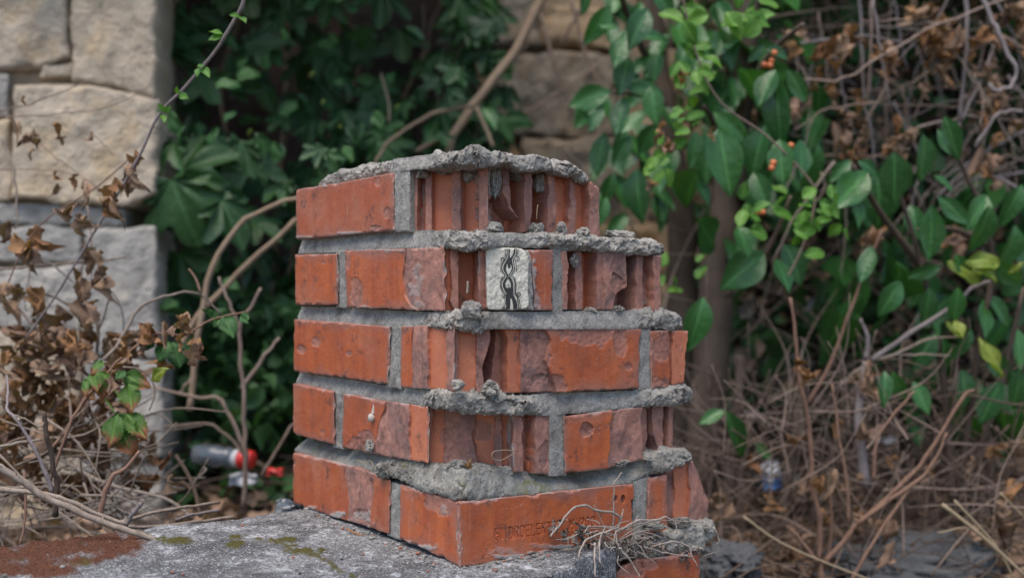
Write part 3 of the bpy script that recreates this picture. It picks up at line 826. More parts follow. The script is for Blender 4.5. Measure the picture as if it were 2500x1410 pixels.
uu = uu + np.where(S > 0.98, jit * 2.2 + 0.006 * cells(uu * 60, tt * 60, 0.0, 3), 0)
tt = tt + np.where((T > 0.97) | (T < 0.03), jit, 0)
Xc = C0[0] + uu * RD[0] + tt * LD[0]
Yc = C0[1] + uu * RD[1] + tt * LD[1]
Zc = 0.2695 + 0.013 * np.clip((tt + 0.05) / 0.36, 0, 1) + 0.0022 * fbm(Xc * 14, Yc * 14, 0, 5, 6) + 0.0009 * fbm(Xc * 120, Yc * 120, 0, 3, 8)
ed = np.minimum(np.minimum(T, 1 - T) * 431, (1 - S) * 1400)
er = 7 * (1 + fbm(Xc * 30, Yc * 30, 3, 3, 9))
Zc = Zc - 0.001 * np.clip(er - ed, 0, None) ** 2 / np.maximum(er, 1)
pxs, pys = CX + F * Xc / Yc, HY - F * (Zc - CZ) / Yc
crack = np.interp(pxs, [600, 720, 800, 862, 900], [1310, 1332, 1372, 1412, 1460]) + 5 * fbm(pxs / 25, pys / 25, 0, 3, 12)
mossm = np.clip(1.6 - np.abs(pys - crack) / (5 + 3 * fbm(pxs / 30, 0, 1, 2, 3)), 0, 1) * (pxs > 560) * (fbm(pxs / 18, pys / 18, 4, 3, 7) > -0.25)
for (mx, my, rx, ry) in [(575, 1330, 24, 9), (740, 1345, 60, 10), (420, 1320, 46, 12), (700, 1320, 30, 8), (190, 1372, 40, 10), (160, 1330, 60, 7), (30, 1360, 50, 12)]:
    r = ((pxs - mx) / rx) ** 2 + ((pys - my) / ry) ** 2 + 0.9 * fbm(pxs / 16, pys / 9, mx, 4, 15)
    mossm = np.maximum(mossm, np.clip(1.5 * (1 - r), 0, 1))
r = np.maximum(0, (pys - np.interp(pxs, [-400, 0, 100, 350, 420], [1390, 1395, 1408, 1335, 1300]))) / 20 + np.maximum(0, np.interp(pxs, [-400, 0, 100, 300, 400], [1352, 1336, 1322, 1292, 1300]) - pys) / 8 + np.maximum(0, pxs - 330) / 45 + 0.55 * fbm(pxs / 30, pys / 14, 2, 5, 19)
debm = np.clip(1.4 * (0.8 - r), 0, 1)
Zc = Zc + 0.0030 * debm * (0.6 + 0.6 * fbm(Xc * 260, Yc * 260, 2, 3, 4)) + 0.0022 * mossm * (0.7 + 0.5 * fbm(Xc * 300, Yc * 300, 2, 2, 5))
top = np.stack([Xc, Yc, Zc], -1).reshape(-1, 3)
I = np.arange((ns + 1) * (ntt + 1)).reshape(ns + 1, ntt + 1)
q = np.stack([I[:-1, :-1], I[1:, :-1], I[1:, 1:], I[:-1, 1:]], -1).reshape(-1, 4).tolist()
ring = np.concatenate([I[:, 0], I[-1, 1:], I[-2::-1, -1], I[0, -2:0:-1]])
mid = top[ring].copy(); mid[:, 2] = 0.225 + 0.004 * fbm(mid[:, 0] * 30, mid[:, 1] * 30, 0, 3, 2)
low = top[ring].copy(); low[:, 2] = -0.2
cc = top.mean(0)
n0, m = len(top), len(ring)
side = []
for i in range(m):
    j = (i + 1) % m
    side += [(int(ring[i]), n0 + i, n0 + j, int(ring[j])), (n0 + i, n0 + m + i, n0 + m + j, n0 + j)]
wear = np.zeros((n0 + 2 * m, 3)); wear[:n0, 0] = mossm.reshape(-1); wear[:n0, 1] = debm.reshape(-1)
co = put('low_wall', mesh_np('low_wall', np.concatenate([top, mid, low]), [tuple(x) for x in q] + side, M['coping'], True, 55, wear))
tag(co, 'low grey concrete wall with lichen and moss on its top under the pillar', 'wall')

# ------------------------------------------------------------------ ground
g = G('leaf_mould')
a1, a2 = g.noise(6, 6, 0.7), g.noise(60, 5, 0.7)
c = g.mix(a1, (0.030, 0.020, 0.013), (0.085, 0.055, 0.035))
c = g.mix(g.ramp(a2, [(0.45, 0.0), (0.65, 0.8)]), c, (0.14, 0.09, 0.055))
g.color(c); g.rough(0.95); g.bump(a2, 0.8, 0.01)
M['soil'] = g.m
def ground_z(x, y):
    x, y = np.asarray(x, float), np.asarray(y, float)
    rise = np.clip((y - 1.7) / 1.7, 0, 1)
    return 0.035 + 0.20 * rise ** 1.2 + 0.03 * fbm(x * 2.2, y * 2.2, 0, 4, 33) * np.clip(1.2 - np.abs(y - 2.2) / 6, 0.2, 1)
k = np.linspace(-1, 1, 191)
gx = np.sign(k) * (np.abs(k) * 3 + 37 * np.abs(k) ** 5)
gy = 2.2 + gx
GX, GY = np.meshgrid(gx, gy, indexing='ij')
GZ = ground_z(GX, GY)
I = np.arange(191 * 191).reshape(191, 191)
q = np.stack([I[:-1, :-1], I[1:, :-1], I[1:, 1:], I[:-1, 1:]], -1).reshape(-1, 4)
o = put('ground', mesh_np('ground', np.stack([GX, GY, GZ], -1).reshape(-1, 3), q, M['soil']))
tag(o, kind='structure')

# ------------------------------------------------------------------ stone walls
def stone_material(name, c1, c2, c3, cracks=False):
    g = G(name)
    a1, a2, a3 = g.noise(5, 3, 0.6, dist=0.3), g.noise(26, 4, 0.7), g.noise(150, 2, 0.7)
    c = g.mix(a1, c1, c2)
    c = g.mix(g.ramp(g.noise(11, 4, 0.6), [(0.52, 0.0), (0.68, 0.8)]), c, c3)
    c = g.mix(g.ramp(a2, [(0.32, 0.55), (0.52, 0.0)]), c, tuple(x * 0.45 for x in c1))
    c = g.mix(g.ramp(a2, [(0.62, 0.0), (0.74, 0.5)]), c, tuple(min(1, x * 1.45) for x in c2))
    c = g.mix(0.25, c, g.mix(g.rand(), tuple(x * 0.6 for x in c1), tuple(min(1, x * 1.3) for x in c3)))
    g.color(c); g.rough(0.92)
    g.b.inputs['Specular IOR Level'].default_value = 0.2
    crk = g.ramp(g.voro(5.5, 'DISTANCE_TO_EDGE'), [(0.0, 0.0), (0.025, 1.0)])
    g.bump(a2, 0.9, 0.014); g.bump(a3, 0.8, 0.005)
    if cracks: g.bump(crk, 0.8, 0.006)
    return g.m
M['limestone'] = stone_material('warm_limestone', (0.42, 0.355, 0.285), (0.56, 0.49, 0.40), (0.54, 0.40, 0.24))
M['limestone_grey'] = stone_material('grey_limestone', (0.33, 0.315, 0.295), (0.46, 0.44, 0.41), (0.40, 0.355, 0.29))
M['rubble'] = stone_material('ochre_rubble', (0.30, 0.235, 0.17), (0.40, 0.325, 0.24), (0.40, 0.23, 0.09))
YW = 2.35
WP = Plane((0, YW), (0.995, 0.0998), (-0.0998, 0.995))
wall = thing('stone_wall', 'end of a pale limestone wall built of large rough blocks', 'stone wall', WP.pt(190, 1400))
def stone(pl, top, bot, mat, seed, parent, cell=4.0, amp=2.6, wob=5, edge=6, ins=0, chips=()):
    v, f, w = hf(pl.inset(ins), top, bot, ((0, 'stone'),), cell, 260, seed=seed, fs=0.34, amp=amp, edge=edge, wob=wob, taper=10, chips=chips)
    return put('stone', mesh_np('stone', v, f, M[mat], True, 60), parent)
for k, (t, b, mt, ins) in enumerate([
    ([(-120, -60), (120, -60), (168, -60)], [(-120, 175), (40, 172), (95, 165), (160, 140)], 'limestone', 4),
    ([(172, -60), (384, -60)], [(178, 205), (270, 205), (380, 236)], 'limestone', 0),
    ([(110, 152), (178, 146)], [(95, 196), (178, 190)], 'limestone', 10),
    ([(-120, 182), (20, 186)], [(-120, 290), (24, 282)], 'limestone_grey', 8),
    ([(30, 205), (100, 204), (260, 214), (385, 245)], [(28, 488), (200, 496), (310, 500), (384, 468)], 'limestone', -6),
    ([(-120, 298), (24, 292)], [(-120, 480), (24, 484)], 'limestone', 4),
    ([(-120, 492), (130, 496), (303, 508)], [(-120, 540), (140, 552), (303, 552)], 'limestone_grey', 12),
    ([(-120, 548), (196, 556)], [(-120, 640), (196, 646)], 'limestone_grey', 10),
    ([(202, 558), (300, 556), (382, 554)], [(202, 872), (384, 872)], 'limestone_grey', 0),
    ([(-120, 648), (196, 652)], [(-120, 800), (196, 806)], 'limestone_grey', 6),
    ([(-120, 808), (196, 812)], [(-120, 1010), (196, 1010)], 'limestone', 6),
    ([(202, 880), (398, 880)], [(202, 1120), (402, 1120)], 'limestone_grey', -4),
    ([(-120, 1018), (196, 1018)], [(-120, 1300), (196, 1300)], 'limestone', 4),
    ([(202, 1128), (402, 1128)], [(202, 1400), (402, 1400)], 'limestone_grey', 4),
    ([(-420, -60), (-128, -60)], [(-420, 400), (-128, 400)], 'limestone', 4), ([(-420, 408), (-128, 408)], [(-420, 900), (-128, 900)], 'limestone_grey', 4), ([(-420, 908), (-128, 908)], [(-420, 1400), (-128, 1400)], 'limestone', 4),
    ([(-420, -420), (60, -420)], [(-420, -68), (60, -68)], 'limestone', 4), ([(68, -420), (386, -420)], [(68, -68), (386, -68)], 'limestone', 4)]):
    stone(WP, t, b, mt, 200 + k, wall, ins=ins)
wb = WP.pt(-420, 0, 0.03)
def slab(pl, px0, px1, z0, z1, d0, d1):
    a, b = pl.u(px0), pl.u(px1)
    q = [pl.at(a, d0), pl.at(b, d0), pl.at(b, d1), pl.at(a, d1)]
    v = [(p[0], p[1], z0) for p in q] + [(p[0], p[1], z1) for p in q]
    return np.array(v), [(0, 1, 5, 4), (1, 2, 6, 5), (2, 3, 7, 6), (3, 0, 4, 7), (4, 5, 6, 7), (3, 2, 1, 0)]
v, f = slab(WP, -415, 290, -0.1, 1.48, 0.030, 0.25)
put('mortar_fill', mesh_np('mortar_fill', v, f, M['rubble'], False), wall)

# rear retaining wall of ochre rubble behind the plants
RW = Plane((0, 3.16), (0.999, -0.0447), (0.0447, 0.999))
rear = thing('retaining_wall', 'ochre rubble stone retaining wall behind the shrubs', 'stone wall', RW.pt(1400, 1000))
M['rear_pale'] = stone_material('tan_wall_block', (0.25, 0.215, 0.175), (0.34, 0.295, 0.245), (0.34, 0.25, 0.16))
given = [([(1185, 128), (1330, 118), (1505, 138)], [(1175, 322), (1330, 334), (1505, 330)], 'rear_pale'), ([(1330, 20), (1505, 15)], [(1325, 112), (1505, 130)], 'rubble'),
         ([(1225, -40), (1322, -40)], [(1200, 120), (1318, 112)], 'rear_pale'), ([(1170, 330), (1260, 336)], [(1165, 470), (1265, 470)], 'rubble'), ([(1270, 338), (1510, 338)], [(1272, 470), (1510, 470)], 'rear_pale')]
for k, (t, b, mt) in enumerate(given):
    stone(RW, t, b, mt, 300 + k, rear, cell=7, amp=5, wob=9, edge=10)
rs = random.Random(5)
y = -160
kk = 0
while y < 1240:
    hgt = rs.choice([110, 140, 170])
    x = 1150 + rs.uniform(-60, 0)
    while x < 1620:
        wd = rs.uniform(150, 330)
        if not (x + wd > 1180 and x < 1510 and y + hgt > -30 and y < 470):
            stone(RW, [(x, y + rs.uniform(0, 8)), (x + wd - 8, y + rs.uniform(0, 8))], [(x, y + hgt - 8), (x + wd - 8, y + hgt - 8)], rs.choice(['rubble', 'rubble', 'rear_pale']), 330 + kk, rear, cell=12, amp=6, wob=10, edge=12, ins=rs.uniform(-20, 20))
            kk += 1
        x += wd
    y += hgt
v, f = slab(RW, 1140, 1640, -0.1, 1.62, 0.05, 0.4)
put('mortar_fill', mesh_np('mortar_fill', v, f, M['rubble'], False), rear)

# earth bank on both sides of the exposed wall
g = G('bank_soil')
a1, a2 = g.noise(9, 4, 0.7), g.noise(45, 4, 0.7)
c = g.mix(a1, (0.016, 0.010, 0.008), (0.070, 0.043, 0.030))
c = g.mix(g.ramp(a2, [(0.55, 0.0), (0.72, 0.6)]), c, (0.12, 0.08, 0.055))
g.color(c); g.rough(0.95); g.bump(a2, 0.9, 0.03)
M['bank'] = g.m
kx, kz = np.meshgrid(np.linspace(-4.5, 4.5, 181), np.linspace(0, 1, 50), indexing='ij')
pxk = CX + F * kx / 3.4
win = np.clip((pxk - 1205) / 70, 0, 1) * np.clip((1600 - pxk) / 60, 0, 1)
yk = 3.12 + 0.5 * kz ** 1.5 + 0.42 * win + 0.10 * fbm(kx * 3, kz * 3, 0, 4, 44)
zk = 0.05 + 1.75 * kz + 0.05 * fbm(kx * 4, kz * 4, 7, 3, 45)
I = np.arange(181 * 50).reshape(181, 50)
q = np.stack([I[:-1, :-1], I[1:, :-1], I[1:, 1:], I[:-1, 1:]], -1).reshape(-1, 4)
V = np.stack([kx, yk, zk], -1).reshape(-1, 3)
V2 = V[I[:, -1]].copy(); V2[:, 1] = 12.0; V2[:, 2] = 2.4
n0 = len(V)
q2 = [(int(I[i, -1]), int(I[i + 1, -1]), n0 + i + 1, n0 + i) for i in range(180)]
o = put('bank', mesh_np('bank', np.concatenate([V, V2]), [tuple(x) for x in q.tolist()] + q2, M['bank']))
tag(o, kind='structure')

for o in (pillar, co, wall, rear): o['kind'] = 'thing'

# ------------------------------------------------------------------ plants: meshes and materials
def leaf_mat(name, c1, c2, rough=0.45, trans=0.25, edge=None, vein=0.35, spec=0.45):
    g = G(name)
    w = g.attr('wear')                                   # red: distance from the midrib, green: along the leaf
    r = g.rand()
    c = g.mix(r, c1, c2)
    n = g.noise(7, 3, 0.6)
    c = g.mix(g.ramp(n, [(0.35, 0.0), (0.7, 0.55)]), c, tuple(x * 0.75 for x in c1))
    if edge:
        k = g.math('ADD', g.math('MULTIPLY', w[1], 0.75), g.math('MULTIPLY', n, 0.55))
        c = g.mix(g.ramp(k, [(0.70, 0.0), (0.80, 1.0)]), c, edge)
    c = g.mix(g.math('MULTIPLY', g.ramp(w[0], [(0.03, 1.0), (0.10, 0.0)]), vein), c, tuple(min(1, x * 2.4 + 0.03) for x in c2))
    g.color(c)
    g.rough(rough)
    g.b.inputs['Specular IOR Level'].default_value = spec
    g.bump(n, 0.12, 0.03)
    if trans:
        t = g.n.new('ShaderNodeBsdfTranslucent')
        g.l.new(g.mix(1.0, c, (1.3, 1.5, 0.6), 'MULTIPLY'), t.inputs['Color'])
        mx = g.n.new('ShaderNodeMixShader')
        mx.inputs['Fac'].default_value = trans
        out = g.n['Material Output']
        g.l.new(g.b.outputs[0], mx.inputs[1]); g.l.new(t.outputs[0], mx.inputs[2]); g.l.new(mx.outputs[0], out.inputs['Surface'])
    return g.m
M['laurel'] = leaf_mat('glossy_evergreen_leaf', (0.030, 0.105, 0.032), (0.055, 0.185, 0.040), 0.34, 0.2, spec=0.5)
M['lime'] = leaf_mat('young_leaf', (0.07, 0.20, 0.025), (0.14, 0.30, 0.04), 0.5, 0.3)
M['yellowing'] = leaf_mat('yellowing_leaf', (0.20, 0.28, 0.04), (0.26, 0.30, 0.05), 0.5, 0.3)
M['fig'] = leaf_mat('lobed_leaf', (0.022, 0.065, 0.024), (0.045, 0.125, 0.032), 0.45, 0.2, spec=0.4)
M['bramble'] = leaf_mat('bramble_leaf', (0.050, 0.130, 0.022), (0.10, 0.20, 0.03), 0.6, 0.25, edge=(0.24, 0.10, 0.045))
M['bramble_green'] = leaf_mat('green_bramble_leaf', (0.030, 0.110, 0.030), (0.05, 0.14, 0.03), 0.6, 0.25)
M['dry'] = leaf_mat('dry_leaf', (0.37, 0.25, 0.17), (0.20, 0.125, 0.095), 0.85, 0.12, vein=0.1, spec=0.15)
M['dry_orange'] = leaf_mat('rust_dry_leaf', (0.36, 0.205, 0.105), (0.24, 0.12, 0.065), 0.85, 0.15, vein=0.1, spec=0.15)
M['ivy'] = leaf_mat('ground_ivy', (0.020, 0.060, 0.018), (0.030, 0.085, 0.022), 0.5, 0.2)
def bark(name, c1, c2, sc=70):
    g = G(name)
    n = g.noise(sc, 4, 0.65, g.stretch(1, 1, 0.35))
    c = g.mix(g.ramp(n, [(0.3, 0.0), (0.7, 1.0)]), c1, c2)
    c = g.mix(0.3, c, g.mix(g.rand(), tuple(x * 0.5 for x in c1), tuple(min(1, x * 1.2) for x in c2)))
    g.color(c); g.rough(0.85); g.b.inputs['Specular IOR Level'].default_value = 0.25
    g.bump(n, 0.6, 0.003)
    return g.m
M['cane'] = bark('dry_cane', (0.17, 0.125, 0.095), (0.37, 0.31, 0.26), 160)
M['cane_red'] = bark('reddish_cane', (0.16, 0.085, 0.060), (0.29, 0.18, 0.13), 160)
M['stem_grey'] = bark('grey_purple_stem', (0.17, 0.14, 0.135), (0.30, 0.26, 0.26), 160)
M['trunk'] = bark('shrub_trunk', (0.060, 0.044, 0.034), (0.165, 0.122, 0.095), 30)
M['tan'] = bark('tan_branch', (0.22, 0.155, 0.105), (0.36, 0.27, 0.19), 80)
M['vine'] = bark('dry_vine', (0.17, 0.12, 0.095), (0.33, 0.25, 0.205), 120)
M['brush_dark'] = bark('dark_brush', (0.055, 0.038, 0.030), (0.19, 0.135, 0.105), 60)
M['twig_dark'] = bark('dark_twig', (0.045, 0.032, 0.025), (0.14, 0.10, 0.075), 120)

def leaf_mesh(name, mat, prof, nl=8, nw=2, fold=0.25, curl=0.15, serr=0.0, wav=0.0, seed=0, twist=0.0):
    """a leaf of unit length along +Y: half-width profile, folded on its midrib, bowed and ruffled"""
    V, W, Fa = [], [], []
    r = random.Random(seed)
    ph = r.uniform(0, 6)
    for i in range(nl + 1):
        t = i / nl
        hw = max(0.004, prof(t))
        tw = twist * t
        for j in range(-nw, nw + 1):
            s = j / nw
            x = hw * s * (1 + (serr * (1 if i % 2 else -1) if abs(j) == nw else 0))
            z = fold * abs(x) - curl * t * t + wav * math.sin(t * 9 + ph + s * 2.2) * abs(s) * 0.12 + wav * 0.12 * math.sin(5 * s + t * 5 + ph)
            y = t
            x, z = x * math.cos(tw) - z * math.sin(tw), x * math.sin(tw) + z * math.cos(tw)
            V.append((x, y, z)); W.append((abs(s), t, 0))
    m = 2 * nw + 1
    for i in range(nl):
        for j in range(m - 1):
            Fa.append((i * m + j, i * m + j + 1, (i + 1) * m + j + 1, (i + 1) * m + j))
    return mesh_np(name, V, Fa, M[mat], True, None, np.array(W))
def ell(w, p=0.9, q=1.15): return lambda t: w * (max(0.0, math.sin(math.pi * min(1, t ** p)))) ** q
def ovate(w): return lambda t: w * math.sin(math.pi * min(1.0, t ** 0.72)) ** 0.85
def lobed_mesh(name, mat, seed=0, droop=0.25):
    r = random.Random(seed)
    V, W, Fa = [(0, 0, 0)], [(0, 0, 0)], []
    N, K = 40, 3
    for k in range(1, K + 1):
        for i in range(N + 1):
            th = math.radians(-158 + 316 * i / N)
            ad = abs(math.degrees(th))
            base = 1.0 if ad < 28 else (0.86 if ad < 82 else 0.58)
            lob = 0.64 + 0.36 * math.cos(2 * math.pi * ad / 55.0)
            rr = base * (0.52 + 0.48 * max(0.0, (lob - 0.28) / 0.72) ** 0.6) * (1 + 0.04 * math.sin(i * 2.4 + seed))
            q = k / K
            x, y = rr * q * math.sin(th), 0.25 * q + rr * q * math.cos(th) * 0.78
            z = -droop * (x * x + y * y) * 0.8 + 0.10 * abs(math.sin(ad * math.pi / 55)) * q + 0.03 * math.sin(i + seed)
            V.append((x, y, z)); W.append((abs(math.sin(math.pi * ad / 55.0)) * q + 0.02, rr * q, 0))
    for i in range(N): Fa.append((0, 1 + i, 2 + i))
    for k in range(K - 1):
        a = 1 + k * (N + 1); b = a + N + 1
        for i in range(N): Fa.append((a + i, b + i, b + i + 1, a + i + 1))
    return mesh_np(name, V, Fa, M[mat], True, None, np.array(W))
LM = {}
for k in range(4):
    LM['laurel%d' % k] = leaf_mesh('laurel_leaf', 'laurel', ell(0.22 + 0.025 * (k % 3), 0.92, 0.95), 10, 2, 0.22 + .1 * k, 0.06 + 0.10 * k, seed=k, wav=0.15)
    LM['lime%d' % k] = leaf_mesh('young_leaf', 'lime', ell(0.32, 0.85, 0.8), 8, 2, 0.2 + .1 * k, 0.10 * k, seed=k, wav=0.3)
    LM['fig%d' % k] = lobed_mesh('lobed_leaf', 'fig', k * 3, 0.15 + 0.15 * k)
    LM['bramble%d' % k] = leaf_mesh('bramble_leaf', 'bramble', ovate(0.34), 20, 3, 0.12, 0.12, serr=0.09, wav=0.5, seed=k)
    LM['brgreen%d' % k] = leaf_mesh('bramble_leaf', 'bramble_green', ovate(0.33), 20, 3, 0.15, 0.12, serr=0.09, wav=0.5, seed=k)
    LM['small%d' % k] = leaf_mesh('small_leaf', 'lime', ell(0.26, 0.8, 0.8), 7, 2, 0.35, 0.2, seed=k, wav=0.3)
LM['yellow0'] = leaf_mesh('yellowing_leaf', 'yellowing', ell(0.17, 0.95, 0.8), 10, 2, 0.2, 0.15, wav=0.6)
LM['yellow1'] = leaf_mesh('yellowing_leaf', 'yellowing', ell(0.30, 0.85, 0.8), 10, 2, 0.2, 0.2, wav=0.6)
for k in range(8):
    def crumple(me, seed, amt):
        co = np.array([v.co for v in me.vertices])
        a = 2.4
        d = np.stack([fbm(co[:, 0] * a + s * 9 + seed, co[:, 1] * a, co[:, 2] * a + s, 3, seed) for s in range(3)], -1)
        co = co + amt * d * np.array([0.5, 0.35, 1.0])
        me.vertices.foreach_set('co', co.ravel().astype(np.float32))
        me.update()
        return me
    LM['dry%d' % k] = crumple(leaf_mesh('dry_leaf', 'dry' if k % 2 else 'dry_orange', ovate(0.24 + 0.04 * (k % 4)), 14, 4, 0.9 - 0.2 * (k % 3), 0.25 + 0.1 * (k % 4), serr=0.10, wav=1.6, seed=k, twist=0.9 * (k % 3 - 1)), k, 0.22)
    LM['curl%d' % k] = crumple(leaf_mesh('curled_leaf', 'dry' if k % 3 else 'dry_orange', ell(0.16 + 0.03 * (k % 3), 0.9, 0.8), 14, 3, 1.8, 0.5, wav=1.2, seed=20 + k, twist=2.0 * (k % 3 - 1)), k + 30, 0.20)

R = random.Random(11)
def leaf(parent, kind, base, tip, nrm=None, wf=1.0, name='leaf', nk=4):
    base, tip = Vector(base), Vector(tip)
    y = tip - base
    L = y.length
    y = y / L
    if nrm is None: nrm = Vector((R.uniform(-.6, .6), -0.8, R.uniform(0.1, 0.9)))
    nrm = Vector(nrm)
    x = y.cross(nrm)
    if x.length < 1e-3: x = y.cross(Vector((0.3, -1, 0.2)))
    x.normalize()
    z = x.cross(y)
    mw = Matrix(((x.x * L * wf, y.x * L, z.x * L, base.x), (x.y * L * wf, y.y * L, z.y * L, base.y), (x.z * L * wf, y.z * L, z.z * L, base.z), (0, 0, 0, 1)))
    key = kind if kind in LM else kind + str(R.randrange(nk))
    return put(name, LM[key], parent, mw)

def spline3(pts, n=5):
    p = [np.array(q, float) for q in pts]
    if len(p) < 3: p = [p[0], (p[0] + p[-1]) / 2, p[-1]]
    return smooth_path(p, n)
def tube(pts, r0, r1, sides=6, n=5, wob=0.0, seed=0, nodes=0.0):
    q = np.array(spline3(pts, n))
    if wob:
        q = q + wob * np.stack([vn(np.arange(len(q)) * 0.8, 3.1 * s, 0.5, seed + s) for s in range(3)], -1)
    N = len(q)
    V, Fa = [], []
    T = np.gradient(q, axis=0)
    T = T / (np.linalg.norm(T, axis=1)[:, None] + 1e-9)
    up = np.array([0.31, -0.83, 0.46])
    for i in range(N):
        a = np.cross(T[i], up); a = a / (np.linalg.norm(a) + 1e-9)
        b = np.cross(T[i], a)
        r = r0 + (r1 - r0) * i / (N - 1)
        if nodes and i % n == 0: r *= 1 + nodes
        for k in range(sides):
            th = 2 * math.pi * k / sides
            V.append(q[i] + r * (math.cos(th) * a + math.sin(th) * b))
    for i in range(N - 1):
        for k in range(sides):
            Fa.append((i * sides + k, i * sides + (k + 1) % sides, (i + 1) * sides + (k + 1) % sides, (i + 1) * sides + k))
    Fa += [tuple(range(sides))[::-1], tuple(range((N - 1) * sides, N * sides))]
    return np.array(V), Fa
def stem(parent, pts, r0, r1, mat, name='stem', **kw):
    v, f = tube(pts, r0, r1, **kw)
    return put(name, mesh_np(name, v, f, M[mat]), parent)
def stick(name, label, categ, pts, r0, r1, mat, group=None, thorns=0, **kw):
    """a loose stick: one mesh, thorns included"""
    parts = [tube(pts, r0, r1, **kw)]
    q = spline3(pts, 5)
    for k in range(thorns):
        i = R.randrange(1, len(q) - 1)
        d = Vector((R.uniform(-1, 1), R.uniform(-1, .3), R.uniform(-.3, 1))).normalized()
        b = q[i]
        parts.append(tube([b, b + np.array(d) * 0.004, b + np.array(d) * 0.009], 0.0016, 0.0002, 4, 2))
    v, f = cat(parts)
    o = put(name, mesh_np(name, v, f, M[mat]))
    return tag(o, label, categ, group)
def PP(lst, Y, Y1=None):
    n = len(lst)
    return [P(a, b, Y + ((Y1 if Y1 is not None else Y) - Y) * i / max(1, n - 1)) for i, (a, b) in enumerate(lst)]

# ------------------------------------------------------------------ evergreen shrubs (right): trunk, branches, single leaves
def hero_leaves(root, rows, Y, kind='laurel', dy=0.12, wf=1.0):
    for row in rows:
        bx, by, tx, ty = row[:4]
        y0 = Y + R.uniform(-dy, dy)
        leaf(root, kind, P(bx, by, y0), P(tx, ty, y0 + R.uniform(-0.035, 0.02)), (R.uniform(-.7, .7), -1, R.uniform(-0.1, .7)), row[4] if len(row) > 4 else wf)
sh1 = thing('evergreen_tree', 'slender evergreen tree with grey-brown trunk and hanging glossy leaves behind the pillar top', 'tree', P(1640, 1150, 2.55))
stem(sh1, PP([(1640, 1180), (1655, 900), (1665, 620), (1635, 350), (1600, 150), (1580, -160)], 2.6), 0.036, 0.026, 'trunk', 'trunk', sides=10, wob=0.006)
stem(sh1, PP([(1600, 180), (1540, 60), (1500, -60)], 2.5, 2.2), 0.010, 0.005, 'trunk', 'branch')
stem(sh1, PP([(1625, 260), (1560, 230), (1500, 225)], 2.55, 2.15), 0.007, 0.004, 'trunk', 'branch')
hero_leaves(sh1, [(1490, 14, 1431, 109), (1507, 70, 1462, 60), (1530, 72, 1499, 165, 1.1), (1535, 136, 1511, 230, 1.1), (1492, 222, 1385, 255, 1.1), (1528, 215, 1625, 222), (1545, 90, 1632, 80), (1473, 256, 1439, 322),
                  (1524, 235, 1502, 330, 1.1), (1578, 268, 1515, 322), (1478, 322, 1452, 428, 1.25), (1606, 300, 1556, 378, 1.1), (1555, 410, 1552, 538, 1.2), (1605, 372, 1612, 472), (1540, 330, 1500, 400), (1500, 420, 1470, 500), (1590, 210, 1600, 300), (1420, 40, 1445, -40), (1580, 20, 1540, 110), (1610, 120, 1590, 200), (1480, 480, 1455, 560), (1640, 40, 1600, -30)], 2.12, dy=0.06)
for k in range(46):
    bx, by = R.uniform(1430, 1650), R.uniform(-40, 520)
    a = R.uniform(0.6, 2.5)
    if 1180 < bx < 1500 and 120 < by < 420 and R.random() < .6: continue
    L = R.uniform(60, 100)
    leaf(sh1, 'laurel', P(bx, by, 2.45), P(bx + L * math.cos(a), by + L * math.sin(a), 2.42))
sh2 = thing('evergreen_tree', 'evergreen tree with leaning smooth trunk and drooping clusters of long dark leaves', 'tree', P(1730, 1180, 2.35))
stem(sh2, PP([(1712, 1220), (1735, 900), (1760, 600), (1790, 330), (1812, 120), (1840, -200)], 2.4), 0.040, 0.028, 'trunk', 'trunk', sides=10, wob=0.008)
stem(sh2, PP([(1795, 300), (1850, 180), (1900, 110), (1960, 60)], 2.4, 2.0), 0.009, 0.004, 'trunk', 'branch')
stem(sh2, PP([(1780, 420), (1740, 300), (1720, 260)], 2.4, 2.0), 0.007, 0.004, 'trunk', 'branch')
stem(sh2, PP([(1775, 720), (1830, 660), (1880, 600), (1930, 480)], 2.35, 2.0), 0.006, 0.003, 'vine', 'branch')
hero_leaves(sh2, [(1893, 170, 1846, 253, 1.1), (1900, 190, 1893, 358, .9), (1923, 168, 1970, 252), (1868, 118, 1930, 138), (1865, 112, 1828, 150), (1872, 306, 1815, 432, 1.1), (1905, 340, 1907, 440, 1.1), (1742, 275, 1835, 345), (1755, 312, 1785, 468), (1735, 312, 1712, 452, 1.1),
                  (1700, 320, 1690, 410), (1955, 340, 1960, 435, 1.1), (1997, 352, 1978, 462, 1.1), (1866, 615, 1769, 700, 1.2), (1800, 552, 1835, 612, 1.6), (1718, 725, 1688, 852, 1.2), (1915, 595, 1967, 692, 1.2), (1895, 630, 1930, 712, 1.3), (1768, 1000, 1838, 1122, .8), (1770, 1002, 1705, 1030), (1842, 1080, 1888, 1122), (1790, 330, 1770, 420), (1840, 420, 1870, 500), (1700, 430, 1735, 505), (1880, 440, 1850, 520)], 1.98, dy=0.06)
for k in range(50):
    bx, by = R.uniform(1650, 2020), R.uniform(-60, 560)
    a = R.uniform(0.5, 2.6)
    L = R.uniform(60, 105)
    leaf(sh2, 'laurel', P(bx, by, R.uniform(2.15, 2.5)), P(bx + L * math.cos(a), by + L * math.sin(a), 2.3))
sh3 = thing('evergreen_shrub', 'evergreen shrub with broad dark oval leaves at the right edge below the dry vines', 'shrub', P(2330, 1250, 2.1))
for pts in ([(2330, 1260), (2300, 900), (2250, 650), (2180, 420)], [(2335, 1260), (2380, 900), (2420, 600), (2300, 300)], [(2340, 1260), (2440, 950), (2500, 700)], [(2250, 650), (2150, 520), (2080, 400)], [(2420, 600), (2330, 560), (2240, 560)]):
    stem(sh3, PP(pts, 2.12, 2.0), 0.008, 0.003, 'trunk', 'branch')
